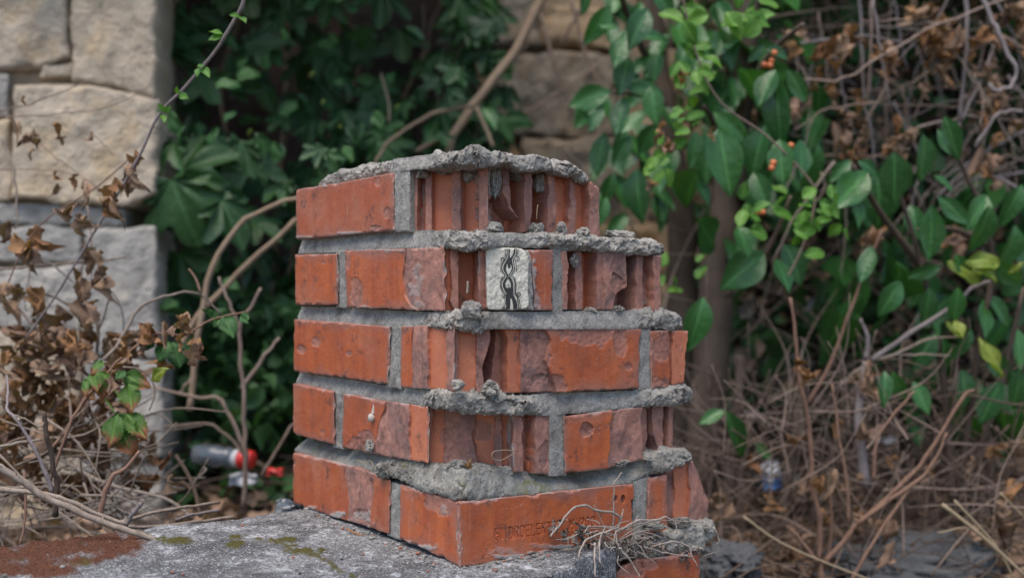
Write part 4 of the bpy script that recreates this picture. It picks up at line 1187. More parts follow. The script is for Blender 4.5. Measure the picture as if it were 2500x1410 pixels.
hero_leaves(sh3, [(2078, 391, 2026, 442), (2118, 418, 2040, 502, 1.2), (2095, 392, 2150, 424, 1.1), (2183, 370, 2188, 500, 1.35), (2140, 420, 2158, 558, 1.45), (2255, 328, 2260, 444, 1.3), (2305, 282, 2347, 392, .9), (2290, 315, 2338, 385), (2280, 428, 2330, 462), (2275, 500, 2272, 642, 1.2), (2290, 478, 2368, 548), (2408, 475, 2370, 555),
                  (2415, 500, 2392, 618, 1.2), (2495, 450, 2450, 550), (2478, 550, 2470, 660, 1.5), (2225, 500, 2240, 580), (2090, 470, 2100, 560), (2200, 685, 2147, 772), (2215, 678, 2300, 650), (2250, 745, 2310, 810), (2285, 813, 2227, 900, 1.2), (2300, 824, 2320, 926), (2370, 800, 2340, 880), (2445, 930, 2390, 1035, 1.2), (2490, 900, 2480, 1000), (2160, 905, 2163, 985), (2178, 905, 2212, 985),
                  (2405, 720, 2480, 790), (2400, 730, 2410, 830), (2340, 700, 2330, 790), (2270, 700, 2260, 800), (2430, 640, 2500, 700), (2350, 900, 2360, 990), (2410, 860, 2470, 930), (2480, 800, 2500, 900), (2130, 600, 2100, 690), (2230, 930, 2270, 1010), (2330, 620, 2380, 690)], 2.0, dy=0.08)
for k in range(55):
    bx, by = R.uniform(2030, 2560), R.uniform(420, 1060)
    a = R.uniform(0.5, 2.6)
    L = R.uniform(60, 110)
    if by > 850 and bx < 2200: continue
    leaf(sh3, 'laurel', P(bx, by, R.uniform(2.2, 2.6)), P(bx + L * math.cos(a), by + L * math.sin(a), 2.4))
for row in [(2388, 825, 2458, 914, .8), (2440, 640, 2370, 630), (2375, 628, 2440, 680), (2460, 668, 2500, 640), (2332, 782, 2355, 820)]:
    leaf(sh3, 'yellow', P(row[0], row[1], 1.95), P(row[2], row[3], 1.93), (0.2, -1, .5), nk=2)

# light green climber threaded through the evergreens, with orange berries
cl = thing('climbing_plant', 'light green climber with small round leaves among the dark evergreen leaves', 'climber', P(1900, 700, 1.95))
stem(cl, PP([(1900, 720), (1960, 600), (1990, 480), (1960, 420), (1870, 330), (1760, 250), (1700, 130), (1660, -40)], 1.95, 1.9), 0.0022, 0.0015, 'vine', 'stem')
for cx0, cy0, rx, ry, n, sz in [(1690, 205, 40, 70, 12, 44), (1660, 300, 40, 40, 9, 36), (1990, 545, 70, 75, 24, 44), (1605, 385, 28, 30, 7, 44), (1740, 30, 90, 50, 8, 60), (1640, 660, 60, 55, 9, 40), (1850, 530, 40, 50, 10, 40), (1720, 150, 60, 50, 8, 44), (1850, 40, 60, 60, 8, 60)]:
    for k in range(n):
        bx, by, a = cx0 + R.uniform(-rx, rx), cy0 + R.uniform(-ry, ry), R.uniform(0, 6.28)
        L = sz * R.uniform(.7, 1.2)
        y0 = R.uniform(1.86, 1.98) if cx0 != 1640 else 2.1
        leaf(cl, 'lime', P(bx, by, y0), P(bx + L * math.cos(a), by + L * math.sin(a), y0 + R.uniform(-.02, .02)))
M['berry'] = plain('orange_berry', (0.60, 0.17, 0.06), 0.35, 0.5)
for k, (bx, by, rr) in enumerate([(1890, 130, 9), (1884, 148, 8), (1880, 160, 9), (1866, 158, 8), (1931, 355, 8), (1888, 398, 9), (1884, 410, 9), (1851, 516, 9), (1862, 518, 8)]):
    c = P(bx, by, 1.93)
    v, f = lump(c, (rr / F * 1.93,) * 3, k, 2, 0.06)
    tag(put('berry', mesh_np('berry', v, f, M['berry']), cl))

# dead tan branch crossing in front of the rear wall
db = thing('dead_branch', 'bare tan branch rising diagonally behind the pillar top', 'branch', P(1099, 380, 2.5))
stem(db, PP([(1085, 420), (1099, 361), (1109, 327), (1157, 255), (1215, 180), (1259, 123), (1325, -5), (1370, -100)], 2.5, 2.7), 0.0095, 0.011, 'tan', 'branch', sides=8, wob=0.003)
stem(db, PP([(1157, 257), (1070, 275), (1000, 310), (945, 350), (915, 400)], 2.5, 2.4), 0.0055, 0.003, 'tan', 'branch', wob=0.003)
stem(db, PP([(1163, 262), (1185, 310), (1205, 360)], 2.5), 0.005, 0.004, 'tan', 'branch')
stem(db, PP([(1112, 326), (1060, 345), (1015, 370)], 2.5), 0.007, 0.005, 'tan', 'branch')
stem(db, PP([(945, 350), (950, 260), (930, 180)], 2.5), 0.003, 0.002, 'tan', 'branch')
for k, (pts, r) in enumerate([([(1320, 30), (1350, 150), (1420, 300)], .005), ([(1430, 0), (1370, 110)], .006), ([(1390, -20), (1440, 160), (1520, 300)], .006), ([(1255, 290), (1330, 250), (1430, 180), (1500, 130)], .005), ([(1330, 60), (1360, 190), (1380, 330)], .004)]):
    o = stick('bare_twig', ['thin twig hanging before the pale wall block above the pillar', 'short upright twig crossing the ochre stone at the top', 'long sloping twig between tan branch and evergreen leaves', 'thin dark twig climbing across the pale wall block', 'faint upright twig in the middle of the pale wall block'][k], 'twig', PP(pts, 2.95), r, r * .6, 'vine', 'twigs before the rear wall', wob=.004)

# ------------------------------------------------------------------ fig shrubs (left, behind): lobed leaves on bare canes
FIGS = []
def fig(label, base, canes, heroes, region, n, Y0, Y1, size):
    root = thing('fig_shrub', label, 'shrub', base)
    FIGS.append(root)
    for pts, Y, r in canes:
        stem(root, PP(pts, Y), r, r * 0.6, 'tan' if r > .005 else 'vine', 'cane', wob=.004, nodes=.12)
    for _k in range(5):
        bx, by = R.uniform(region[0], region[2]), R.uniform(region[1], region[3])
        leaf(root, 'yellow1', P(bx, by, Y0), P(bx + R.uniform(-18, 18), by + R.uniform(8, 24), Y0))
    for (bx, by, tx, ty, Y) in heroes:
        leaf(root, 'fig', P(bx, by, Y), P(tx, ty, Y - .02), (R.uniform(-.4, .4), -0.9, R.uniform(.2, .8)), name='leaf')
    x0, y0, x1, y1 = region
    for k in range(n):
        bx, by, a = R.uniform(x0, x1), R.uniform(y0, y1), R.uniform(0.3, 2.8)
        if R.random() < .3 and fbm(bx / 160, by / 160, 2, 2, 5) < 0: continue
        L = size * R.uniform(.6, 1.15)
        Y = R.uniform(Y0, Y1)
        leaf(root, R.choice(['fig', 'fig', 'laurel', 'fig']), P(bx, by, Y), P(bx + L * math.cos(a), by + L * math.sin(a), Y + R.uniform(-.06, .03)), (R.uniform(-.5, .5), -0.6, R.uniform(.2, 1)))
    return root
fig('large lobed fig leaves growing just beside the limestone wall end', P(470, 1150, 2.5),
    [([(465, 1000), (480, 860), (520, 650), (600, 535), (720, 485), (800, 470)], 2.1, .006), ([(430, 870), (480, 780), (610, 640), (720, 540), (790, 480)], 2.15, .0065), ([(596, 1240), (600, 1110), (596, 1000), (589, 890), (585, 805), (612, 750), (640, 706)], 1.95, .0042), ([(585, 800), (560, 740), (535, 676)], 1.95, .003), ([(600, 1100), (540, 980), (480, 970), (380, 945)], 2.0, .004), ([(470, 920), (440, 960)], 2.1, .003), ([(592, 945), (640, 880), (682, 825)], 1.98, .004), ([(600, 1110), (520, 1040), (400, 1040)], 2.05, .003), ([(640, 1160), (700, 1060), (760, 990)], 2.0, .003)],
    [(420, 440, 470, 590, 2.3), (540, 490, 600, 590, 2.3), (440, 420, 540, 350, 2.35), (590, 350, 560, 470, 2.4), (500, 400, 560, 330, 2.4), (400, 90, 470, 110, 2.5), (440, 620, 480, 720, 2.4)],
    (380, 330, 900, 760), 80, 2.3, 3.0, 70)
fig('high fig shrub with dark lobed leaves overhanging the gap beside the limestone wall', P(640, 1100, 3.1),
    [([(600, 900), (590, 600), (560, 380), (540, 200), (600, 0), (640, -160)], 2.9, .007), ([(660, 900), (680, 500), (700, 200), (690, -100)], 3.0, .008), ([(700, 700), (760, 430), (850, 250), (900, 60)], 2.9, .006)],
    [(700, 50, 705, -40, 2.6), (690, 10, 740, 70, 2.6), (660, 20, 640, 80, 2.6), (420, 130, 490, 70, 2.5), (480, 180, 530, 250, 2.5), (600, 110, 690, 100, 2.5), (560, 220, 620, 150, 2.6), (760, 110, 850, 150, 2.7), (860, 150, 900, 60, 2.7), (770, 200, 840, 260, 2.7), (890, 200, 960, 260, 2.7), (470, 30, 560, 60, 2.6)],
    (380, -120, 1000, 360), 62, 2.5, 3.0, 74)
fig('leafy fig shrub low behind the top of the pillar', P(900, 1000, 2.9),
    [([(900, 900), (880, 600), (960, 300), (1040, 120)], 2.9, .006), ([(760, 900), (780, 600), (840, 380)], 2.7, .005)],
    [(790, 365, 735, 378, 2.2), (790, 372, 815, 410, 2.2), (870, 355, 880, 305, 2.3), (620, 420, 690, 360, 2.4), (700, 440, 640, 480, 2.4)],
    (680, 150, 1180, 480), 75, 2.45, 3.0, 62)
for k in range(150):
    bx, by, a_ = R.uniform(385, 1000), R.uniform(-20, 1050), R.uniform(0, 6.28)
    if by > 480 and bx > 715: continue
    if fbm(bx / 120, by / 120, 9, 2, 3) < -0.15: continue
    L, y0 = R.uniform(30, 62), R.uniform(2.15, 2.75)
    leaf(FIGS[0 if by > 400 else (1 if bx < 700 else 2)], 'brgreen', P(bx, by, y0), P(bx + L * math.cos(a_), by + L * math.sin(a_), y0 - .01))
for k in range(75):
    bx, by, a_ = R.gauss(1150, 42), R.uniform(-30, 400), R.uniform(0.2, 2.9)
    L, y0 = R.uniform(34, 80), R.uniform(2.7, 2.95)
    leaf(FIGS[2], R.choice(['brgreen', 'fig', 'fig']), P(bx, by, y0), P(bx + L * math.cos(a_), by + L * math.sin(a_), y0 - .02))
for k in range(14):
    bx, by = R.gauss(1160, 40), R.uniform(-60, 200)
    stem(FIGS[2], PP([(bx, by), (bx + R.gauss(0, 30), by + 110), (bx + R.gauss(0, 50), by + R.uniform(180, 300))], R.uniform(2.75, 2.95)), R.uniform(.002, .004), .0012, 'vine', 'cane', wob=.006)
def scatter(n, fn, key, szm, normal_up=.6):
    me = [LM[k] for k in key]
    parts = []
    cache = [(np.array([v.co for v in m.vertices]), [tuple(p.vertices) for p in m.polygons]) for m in me]
    for k in range(n):
        b = fn()
        if b is None: continue
        v, f = cache[R.randrange(len(cache))]
        L = szm * R.uniform(.5, 1.3)
        from mathutils import Euler
        rot = np.array(Euler((R.gauss(0, normal_up), R.gauss(0, normal_up), R.uniform(0, 6.28))).to_matrix())
        parts.append((v * L @ rot.T + np.array(b), f))
    return cat(parts)
def simple_leaf(name, mat, w, seed): return leaf_mesh(name, mat, ell(w, .9, .9), 4, 1, 0.5, 0.25, wav=.5, seed=seed)
for k in range(4):
    LM['s_ivy%d' % k] = simple_leaf('x', 'ivy', 0.34, k)
    LM['s_dry%d' % k] = crumple(simple_leaf('x', 'dry', 0.26, k), k, .2)
def spot(x0, x1, y0, y1, h0, h1):
    def f():
        X, Y = R.uniform(x0, x1), R.uniform(y0, y1)
        return (X * Y, Y, float(ground_z(X * Y, Y)) + R.uniform(h0, h1))
    return f
v, f = scatter(2600, spot(-0.33, -0.02, 2.35, 3.45, 0.0, 0.42), ['s_ivy%d' % k for k in range(4)], 0.055, .8)
tag(put('ground_cover', mesh_np('ground_cover', v, f, M['ivy'])), 'dark green low ground cover between the limestone wall and the pillar', 'ground cover', kind='stuff')
v, f = scatter(6200, spot(-0.6, 0.7, 1.55, 3.4, 0.0, 0.02), ['s_dry%d' % k for k in range(4)], 0.045, .5)
tag(put('leaf_litter', mesh_np('leaf_litter', v, f, M['dry'])), 'brown fallen leaves covering the ground', 'leaf litter', kind='stuff')
parts = []
for k in range(900):
    X, Y = R.uniform(-.5, .52), R.uniform(1.55, 3.0)
    c = np.array([X * Y, Y, float(ground_z(X * Y, Y)) + R.uniform(0.0, 0.10)])
    d = np.array([R.uniform(-1, 1), R.uniform(-1, 1), R.uniform(-.25, .35)]) * R.uniform(.04, .22)
    mid_ = c + np.array([R.gauss(0, .012) for _ in range(3)])
    parts.append(tube([c - d, mid_, c + d], R.uniform(.0012, .0035), .001, 4, 3))
v, f = cat(parts)
tag(put('twig_litter', mesh_np('twig_litter', v, f, M['twig_dark'])), 'tangle of fallen twigs lying on the ground', 'twig litter', kind='stuff')

# ------------------------------------------------------------------ dry bramble and green-leaved bramble (left)
tw = thing('bramble_shoot', 'long thin grey shoot with tiny green leaves slanting across the limestone wall edge', 'shoot', P(150, 700, 1.62))
stem(tw, PP([(60, 830), (150, 700), (240, 550), (330, 400), (385, 285), (440, 225), (500, 158), (548, 90), (590, 15), (625, -70)], 1.66, 1.52), 0.0016, 0.0026, 'stem_grey', 'stem', wob=.001, nodes=.15)
stem(tw, PP([(312, 392), (230, 460), (120, 530), (60, 600), (20, 690)], 1.66), 0.0012, 0.001, 'cane_red', 'stem')
for (bx, by, tx, ty) in [(587, 40, 562, 34), (588, 42, 600, 52), (545, 85, 512, 72), (543, 88, 508, 94), (500, 160, 481, 160), (495, 165, 510, 185), (488, 165, 478, 186), (436, 230, 430, 212), (438, 232, 458, 238), (400, 272, 388, 254), (402, 274, 414, 262), (396, 280, 402, 296), (392, 276, 386, 268)]:
    leaf(tw, 'small', P(bx, by, 1.54), P(tx, ty, 1.53), wf=1.1)
def dry(root, pts, Y, sz, kinds=('dry', 'curl')):
    for (x, y) in pts:
        a = R.uniform(0.6, 2.6)
        L = sz * R.uniform(.7, 1.25)
        y0 = Y + R.uniform(-.05, .05)
        leaf(root, R.choice(kinds), P(x, y, y0), P(x + L * math.cos(a), y + L * math.sin(a), y0 + R.uniform(-.03, .03)), (R.uniform(-1, 1), -1, R.uniform(-.5, 1)), name='dry_leaf', nk=8)
dry(tw, [(345, 375), (325, 400), (320, 415), (290, 435), (285, 450), (262, 478), (255, 490), (190, 500), (185, 520), (210, 530)], 1.62, 50)
dry(tw, [(205, 455), (140, 300), (80, 320), (100, 340), (85, 365), (160, 330), (230, 325), (135, 420), (150, 455), (185, 425), (40, 300), (60, 235)], 1.72, 32, ('curl',))

bb = thing('dry_bramble', 'thicket of dead bramble with crumpled brown leaves before the limestone wall', 'bramble', P(150, 1250, 1.7))
for pts, Y, r, mt in [([(0, 330), (35, 420), (42, 520), (38, 560)], 1.8, .002, 'cane'), ([(-20, 660), (70, 652), (180, 640), (310, 628)], 1.75, .0022, 'cane'), ([(40, 600), (130, 650), (200, 700), (255, 690), (300, 770), (300, 850)], 1.75, .0016, 'stem_grey'),
                      ([(-20, 740), (100, 720), (170, 745), (230, 800)], 1.8, .0022, 'twig_dark'), ([(152, 782), (190, 840), (235, 885)], 1.7, .0019, 'stem_grey'), ([(240, 780), (235, 880), (215, 1000)], 1.75, .003, 'cane'), ([(20, 730), (90, 800), (200, 900), (260, 960)], 1.75, .002, 'vine'),
                      ([(215, 500), (225, 620), (220, 720)], 1.75, .0014, 'vine'), ([(85, 590), (78, 640), (60, 740)], 1.75, .0012, 'vine'), ([(-20, 880), (150, 880), (260, 890)], 1.7, .0018, 'cane_red'), ([(110, 1010), (180, 920), (230, 830), (270, 720)], 1.8, .0018, 'twig_dark'), ([(0, 960), (80, 1040), (200, 1120)], 1.7, .0016, 'twig_dark'),
                      ([(130, 1090), (170, 1040), (205, 985), (232, 930)], 1.55, .0024, 'cane_red'), ([(-20, 1000), (100, 920), (190, 820)], 1.75, .0014, 'vine'), ([(0, 270), (90, 250), (200, 205), (235, 200)], 1.85, .0012, 'vine'), ([(0, 285), (140, 280), (270, 260), (370, 205)], 1.85, .0012, 'vine'), ([(90, 345), (150, 395), (215, 440), (250, 480)], 1.85, .0013, 'vine'), ([(0, 412), (140, 418), (210, 440)], 1.85, .0012, 'vine'), ([(225, 325), (260, 360), (278, 380)], 1.85, .001, 'vine')]:
    stem(bb, PP(pts, Y), r, r * .6, mt, 'cane', wob=.003, nodes=.2)
dry(bb, [(30, 545), (45, 575), (95, 555), (100, 590), (75, 580), (70, 600), (200, 600), (245, 610), (240, 640), (185, 650), (205, 680), (260, 680), (215, 740), (240, 730), (190, 730), (170, 760), (225, 780), (10, 690), (15, 740), (30, 800), (50, 840), (20, 860), (75, 870), (60, 800), (95, 760), (110, 800), (85, 700), (40, 690)], 1.72, 52)
dry(bb, [(R.uniform(-20, 330), R.uniform(800, 1080)) for k in range(120)], 1.68, 50)
dry(bb, [(R.uniform(-20, 420), R.uniform(1000, 1220)) for k in range(60)], 1.75, 52)
M['petal'] = plain('white_petal', (0.42, 0.41, 0.36), 0.7)
LM['petal0'] = leaf_mesh('petal', 'petal', ell(.3, .8, .8), 6, 2, .4, .3, wav=.8)
for (a, b, c_, d) in [(75, 730, 62, 755), (78, 735, 88, 775), (92, 735, 120, 745)]: leaf(bb, 'petal0', P(a, b, 1.7), P(c_, d, 1.69), name='petal')

gb = thing('bramble', 'thorny bramble cane with serrated green leaves browning at their tips', 'bramble', P(213, 968, 1.5))
stem(gb, PP([(120, 1180), (170, 1040), (213, 968), (248, 925), (294, 876), (355, 830), (390, 815), (454, 815), (489, 794), (542, 773), (603, 761)], 1.5, 1.58), .0022, .0014, 'cane_red', 'cane', wob=.002, nodes=.2)
stem(gb, PP([(255, 876), (294, 833), (340, 752), (400, 723), (461, 713), (496, 723), (542, 769)], 1.6, 1.7), .0026, .0015, 'cane', 'cane', nodes=.25, wob=.002)
stem(gb, PP([(490, 714), (478, 680), (461, 656)], 1.68), .0022, .0014, 'cane_red', 'cane')
stem(gb, PP([(300, 895), (340, 900), (368, 922), (378, 960), (365, 1000)], 1.55), .0012, .001, 'cane', 'cane')
stem(gb, PP([(315, 985), (285, 960), (270, 940)], 1.5), .0009, .0008, 'lime', 'leaf_stalk')
stem(gb, PP([(283, 1010), (262, 980), (240, 955)], 1.5), .0009, .0008, 'lime', 'leaf_stalk')
for (bx, by, tx, ty, kd, wf) in [(316, 935, 318, 1008, 'bramble', 1.05), (305, 915, 360, 945, 'bramble', 1.0), (228, 905, 236, 958, 'bramble', 1.1), (250, 905, 245, 972, 'bramble', 1.0), (250, 880, 222, 912, 'bramble', .9), (210, 925, 208, 965, 'bramble', .7), (285, 1010, 320, 1110, 'bramble', 1.1), (290, 1012, 262, 1090, 'bramble', 1.0), (310, 1010, 358, 1070, 'bramble', .9),
                                 (305, 905, 282, 925, 'brgreen', 1), (445, 790, 428, 790, 'brgreen', 1.6), (540, 775, 525, 795, 'brgreen', 1.0), (548, 772, 570, 822, 'brgreen', 1.1), (590, 765, 605, 790, 'brgreen', .9), (425, 835, 440, 895, 'brgreen', 1.3), (410, 830, 385, 880, 'brgreen', 1.1), (450, 850, 462, 870, 'brgreen', 1.1), (375, 838, 350, 850, 'brgreen', 1), (430, 835, 412, 860, 'brgreen', 1.1), (520, 765, 496, 755, 'brgreen', .7)]:
    y0 = 1.5 + R.uniform(-.02, .02) + (.06 if bx > 370 else 0)
    leaf(gb, kd, P(bx, by, y0), P(tx, ty, y0 - .015), (R.uniform(-.3, .3), -1, R.uniform(0, .5)), wf)
dry(gb, [(345, 800), (370, 805), (315, 815), (330, 830), (300, 840), (395, 840), (390, 860), (455, 815), (470, 830), (485, 835), (480, 850), (335, 855), (420, 800), (445, 765), (460, 770), (290, 880), (310, 870), (265, 930), (270, 905)], 1.53, 40)
leaf(gb, 'yellow1', P(372, 925, 1.52), P(398, 902, 1.5), nrm=(0, -1, .3))

# loose bare sticks at the lower left
YS = 1.30
names = [('dry_stick', 'thick pale thorny stick reaching furthest over the concrete wall top', [(-60, 1110), (0, 1142), (52, 1172), (108, 1211), (183, 1244), (241, 1270), (303, 1292), (369, 1312), (408, 1335), (431, 1340)], 1.26, 1.305, .0042, .0030, 'cane', 9),
         ('dry_stick', 'thorny pale stick curving beside the thickest stick', [(-60, 1188), (6, 1196), (85, 1201), (147, 1214), (202, 1237), (261, 1263), (310, 1279)], 1.30, 1.34, .0032, .0022, 'cane', 7),
         ('dry_stick', 'slim silvery stick leaning down to the left onto the thorny sticks', [(33, 1012), (82, 1090), (111, 1152), (127, 1201)], 1.32, 1.33, .0018, .0026, 'stem_grey', 2),
         ('dry_stick', 'dark upright stick with a broken top', [(108, 1005), (114, 1064), (124, 1097), (130, 1146), (140, 1178), (135, 1260)], 1.36, 1.38, .0028, .0034, 'twig_dark', 1),
         ('dry_stick', 'brown forked stub with a pale broken twig pointing up', [(342, 1100), (303, 1146), (277, 1159), (258, 1198), (245, 1253), (240, 1290)], 1.36, 1.36, .0020, .0036, 'cane_red', 2),
         ('dry_stick', 'short grey stub with a thorn at the wall edge', [(346, 1227), (325, 1252), (307, 1282)], 1.36, 1.36, .0030, .0028, 'stem_grey', 2),
         ('dry_stick', 'long straight twig lying along the back edge of the wall top', [(538, 1224), (457, 1237), (375, 1250), (290, 1274)], 1.50, 1.40, .0018, .0022, 'cane', 0),
         ('dry_stick', 'long thin twig lying flat on the lichened concrete', [(571, 1260), (483, 1273), (391, 1283), (320, 1284), (250, 1270)], 1.437, 1.38, .0019, .0022, 'cane', 0),
         ('dry_stick', 'thin twig ending close to the wall edge below the litter', [(536, 1244), (470, 1256), (430, 1268)], 1.47, 1.43, .0020, .0018, 'stem_grey', 0),
         ('dry_stick', 'thin bent twig joining the dark upright stick', [(33, 1012), (60, 1022), (95, 1040), (108, 1030)], 1.34, 1.35, .0012, .0012, 'cane', 0),
         ('dry_stick', 'pale twig arching low across the shadowed thicket', [(-20, 1094), (40, 1082), (100, 1072)], 1.45, 1.45, .0022, .0016, 'cane', 0),
         ('dry_stick', 'dark stick sloping through the dead leaves beyond the wall', [(130, 1110), (260, 1180), (400, 1215), (470, 1262)], 1.65, 1.6, .003, .002, 'cane', 0),
         ('dry_stick', 'bare twig curving up beside the white litter', [(380, 1205), (450, 1190), (500, 1150), (498, 1140)], 1.75, 1.75, .0022, .0014, 'cane', 0),
         ('dry_stick', 'leaning dark stick before the fallen leaves', [(430, 1110), (470, 1180), (490, 1260)], 1.75, 1.7, .003, .003, 'twig_dark', 0),
         ('dry_stick', 'reddish thin stem hanging down at the far left', [(60, 1150), (62, 1260), (50, 1330)], 1.4, 1.38, .0016, .0014, 'cane_red', 0),
         ('dry_stick', 'thin whitish twig rising through the thorny sticks', [(17, 915), (20, 960), (18, 1000), (36, 1015)], 1.45, 1.4, .0014, .0016, 'stem_grey', 0)]
for nm, lb, pts, Ya, Yb, r0, r1, mt, th in names:
    stick(nm, lb, 'stick', PP(pts, Ya, Yb), r0, r1, mt, 'bare sticks by the wall', thorns=th, wob=.0012, nodes=.12, sides=7)
parts = []
for k in range(170):
    a, b = R.uniform(-60, 330), R.uniform(1010, 1290)
    if b > 1330 - a * .12 - 30: b -= 80
    L, th = R.uniform(60, 260), R.gauss(0.2, .7)
    Y = R.uniform(1.55, 1.95)
    q0, q1 = P(a, b, Y), P(a + L * math.cos(th), b + L * math.sin(th), Y + R.uniform(-.1, .1))
    q0.z, q1.z = max(q0.z, .04), max(q1.z, .04)
    parts.append(tube([q0, (q0 + q1) / 2 + Vector((R.gauss(0, .01), 0, R.gauss(0, .015))), q1], R.uniform(.0008, .0024), .0008, 5, 4))
v, f = cat(parts)
tag(put('dead_brush', mesh_np('dead_brush', v, f, M['cane'])), 'tangle of thin dead stems beyond the low wall', 'brushwood', kind='stuff')

# ------------------------------------------------------------------ dry vines and bare shrub (right)
dv = thing('dry_vine', 'curtain of dry brown vines with shrivelled leaves hanging at the upper right', 'vine', P(2250, 1000, 2.3))
for pts, Y, r in [([(2362, -40), (2358, 120), (2345, 300)], 2.2, .006), ([(2390, -30), (2430, 70), (2470, 150), (2475, 200), (2440, 222), (2415, 205)], 2.1, .005), ([(2440, 90), (2380, 230), (2330, 330)], 2.2, .004), ([(2100, -40), (2105, 150), (2115, 280), (2140, 420)], 2.3, .004), ([(2045, 130), (2060, 240), (2090, 330)], 2.3, .004), ([(2500, -20), (2300, 60), (2130, 150), (2060, 190), (1950, 200)], 2.15, .003),
                  ([(2140, 170), (2200, 220), (2215, 300), (2200, 380)], 2.3, .003), ([(2380, 180), (2400, 250), (2395, 310)], 2.1, .003), ([(2000, 30), (2020, 200), (1990, 330)], 2.4, .003), ([(2130, 0), (2125, 130), (2120, 260)], 2.25, .003), ([(1960, 160), (2100, 250), (2300, 260), (2500, 300)], 2.35, .0025), ([(2500, 270), (2440, 280), (2380, 360)], 2.15, .004), ([(2290, 480), (2400, 380), (2500, 320)], 2.25, .004), ([(2300, 500), (2350, 450), (2500, 420)], 2.3, .004), ([(2180, 0), (2160, 180), (2170, 400)], 2.4, .0025), ([(2240, 110), (2260, 200), (2230, 300)], 2.4, .003)]:
    stem(dv, PP(pts, Y), r * .8, r * .6, 'vine' if r < .004 else 'stem_grey', 'stem', wob=.006, nodes=.1)
for k in range(105):
    a, b = R.uniform(1930, 2520), R.uniform(-40, 520)
    L, th = R.uniform(80, 320), R.choice([R.gauss(1.5, .35), R.gauss(.3, .5), R.gauss(2.6, .5)])
    stem(dv, PP([(a, b), (a + L * .5 * math.cos(th) + R.gauss(0, 14), b + L * .5 * math.sin(th) + R.gauss(0, 14)), (a + L * math.cos(th), b + L * math.sin(th))], R.uniform(2.15, 2.7)), R.uniform(.0014, .0034), .0012, R.choice(['vine', 'stem_grey', 'cane']), 'stem', wob=.006)
for cx0, cy0, sx, sy, n in [(2040, 105, 50, 30, 12), (2290, 90, 45, 70, 26), (2170, 110, 25, 45, 9), (2420, 140, 60, 70, 14), (2440, 250, 60, 40, 10), (2090, 300, 25, 90, 8), (2230, 330, 60, 50, 8), (2420, 370, 40, 40, 9), (2250, 20, 40, 30, 8), (2480, 60, 40, 60, 12), (1960, 90, 40, 50, 6), (2080, 360, 20, 40, 4), (2140, 555, 25, 20, 5), (2330, 570, 20, 50, 6), (1990, 230, 60, 80, 8)]:
    dry(dv, [(cx0 + R.gauss(0, sx * .6), cy0 + R.gauss(0, sy * .6)) for _ in range(n)], 2.2, 36, ('curl', 'dry'))
dry(cl, [(1655, 160), (1652, 190), (1620, 320), (1630, 340), (1648, 350), (1625, 300), (1740, 310), (1580, 430), (1575, 440)], 1.9, 30, ('curl',))

bs = thing('bare_shrub', 'leafless reddish shrub with knobbly stems spreading from one base', 'shrub', P(2003, 1420, 1.85))
z8 = lambda l: [(1600 + .3617 * a, 900 + .3617 * b) for a, b in l]
z7 = lambda l: [(1600 + .36 * a, 500 + .36 * b) for a, b in l]
for pts, Y, r in [(z8([(1120, 1520), (1120, 1400), (1120, 1290)]), 1.86, .0065), (z8([(1112, 1300), (1110, 1000), (1060, 800), (1050, 500), (1010, 230), (970, 60), (950, -200), (910, -480)]), 1.86, .0045), (z8([(1150, 1300), (1300, 1130), (1370, 1040), (1700, 740), (1850, 560), (2080, 190), (2150, 150)]), 1.85, .0045), (z8([(1370, 1040), (1560, 900), (1760, 760), (1870, 640), (1970, 430)]), 1.84, .0035),
                  (z8([(1310, 1040), (1290, 740), (1230, 400), (1195, 100)]), 1.86, .003), (z8([(1480, 740), (1480, 600), (1510, 440), (1630, 280), (1750, 150)]), 1.86, .0028), (z8([(1095, 1300), (950, 1120), (890, 1060)]), 1.85, .0035), (z8([(1330, 1420), (1400, 1290), (1580, 1000), (1740, 780), (1850, 760)]), 1.84, .003), (z8([(1170, 1300), (1190, 1000), (1170, 700)]), 1.87, .003)]:
    stem(bs, PP(pts, Y), r, r * .55, 'cane_red', 'stem', nodes=.25, wob=.002)
bs2 = thing('bare_shrub', 'thin shrub with grey stems radiating from a cut stump and yellow-green tip leaves', 'shrub', P(2115, 1330, 2.0))
for pts, r, mt in [(z7([(1430, 1900), (1380, 1500), (1400, 1200), (1430, 1060)]), .009, 'stem_grey'), (z7([(1470, 1050), (1700, 890), (2010, 690), (2150, 560), (2270, 520)]), .0045, 'stem_grey'), (z7([(1470, 1060), (1660, 1000), (1850, 910), (2080, 890)]), .003, 'cane'), (z7([(1430, 1040), (1440, 900), (1390, 770)]), .0045, 'stem_grey'), (z7([(1040, 1340), (1190, 1070), (1320, 720), (1430, 410), (1540, 170)]), .0038, 'cane_red'), (z7([(1600, 1020), (1800, 1015), (2000, 1020)]), .002, 'cane'), (z7([(1460, 1070), (1360, 1130), (1250, 1230)]), .003, 'cane')]:
    stem(bs2, PP(pts, 2.0), r, r * .6, mt, 'stem', nodes=.18, wob=.002)
dry(bs2, [(2110, 880), (2125, 890), (2120, 905), (2100, 900), (2130, 930), (2125, 945)], 1.98, 40)
leaf(bs2, 'yellow1', P(2395, 690, 1.97), P(2330, 632, 1.96), (0, -1, .4)); leaf(bs2, 'yellow0', P(2345, 822, 1.98), P(2320, 785, 1.97), (0, -1, .4), 1.6)
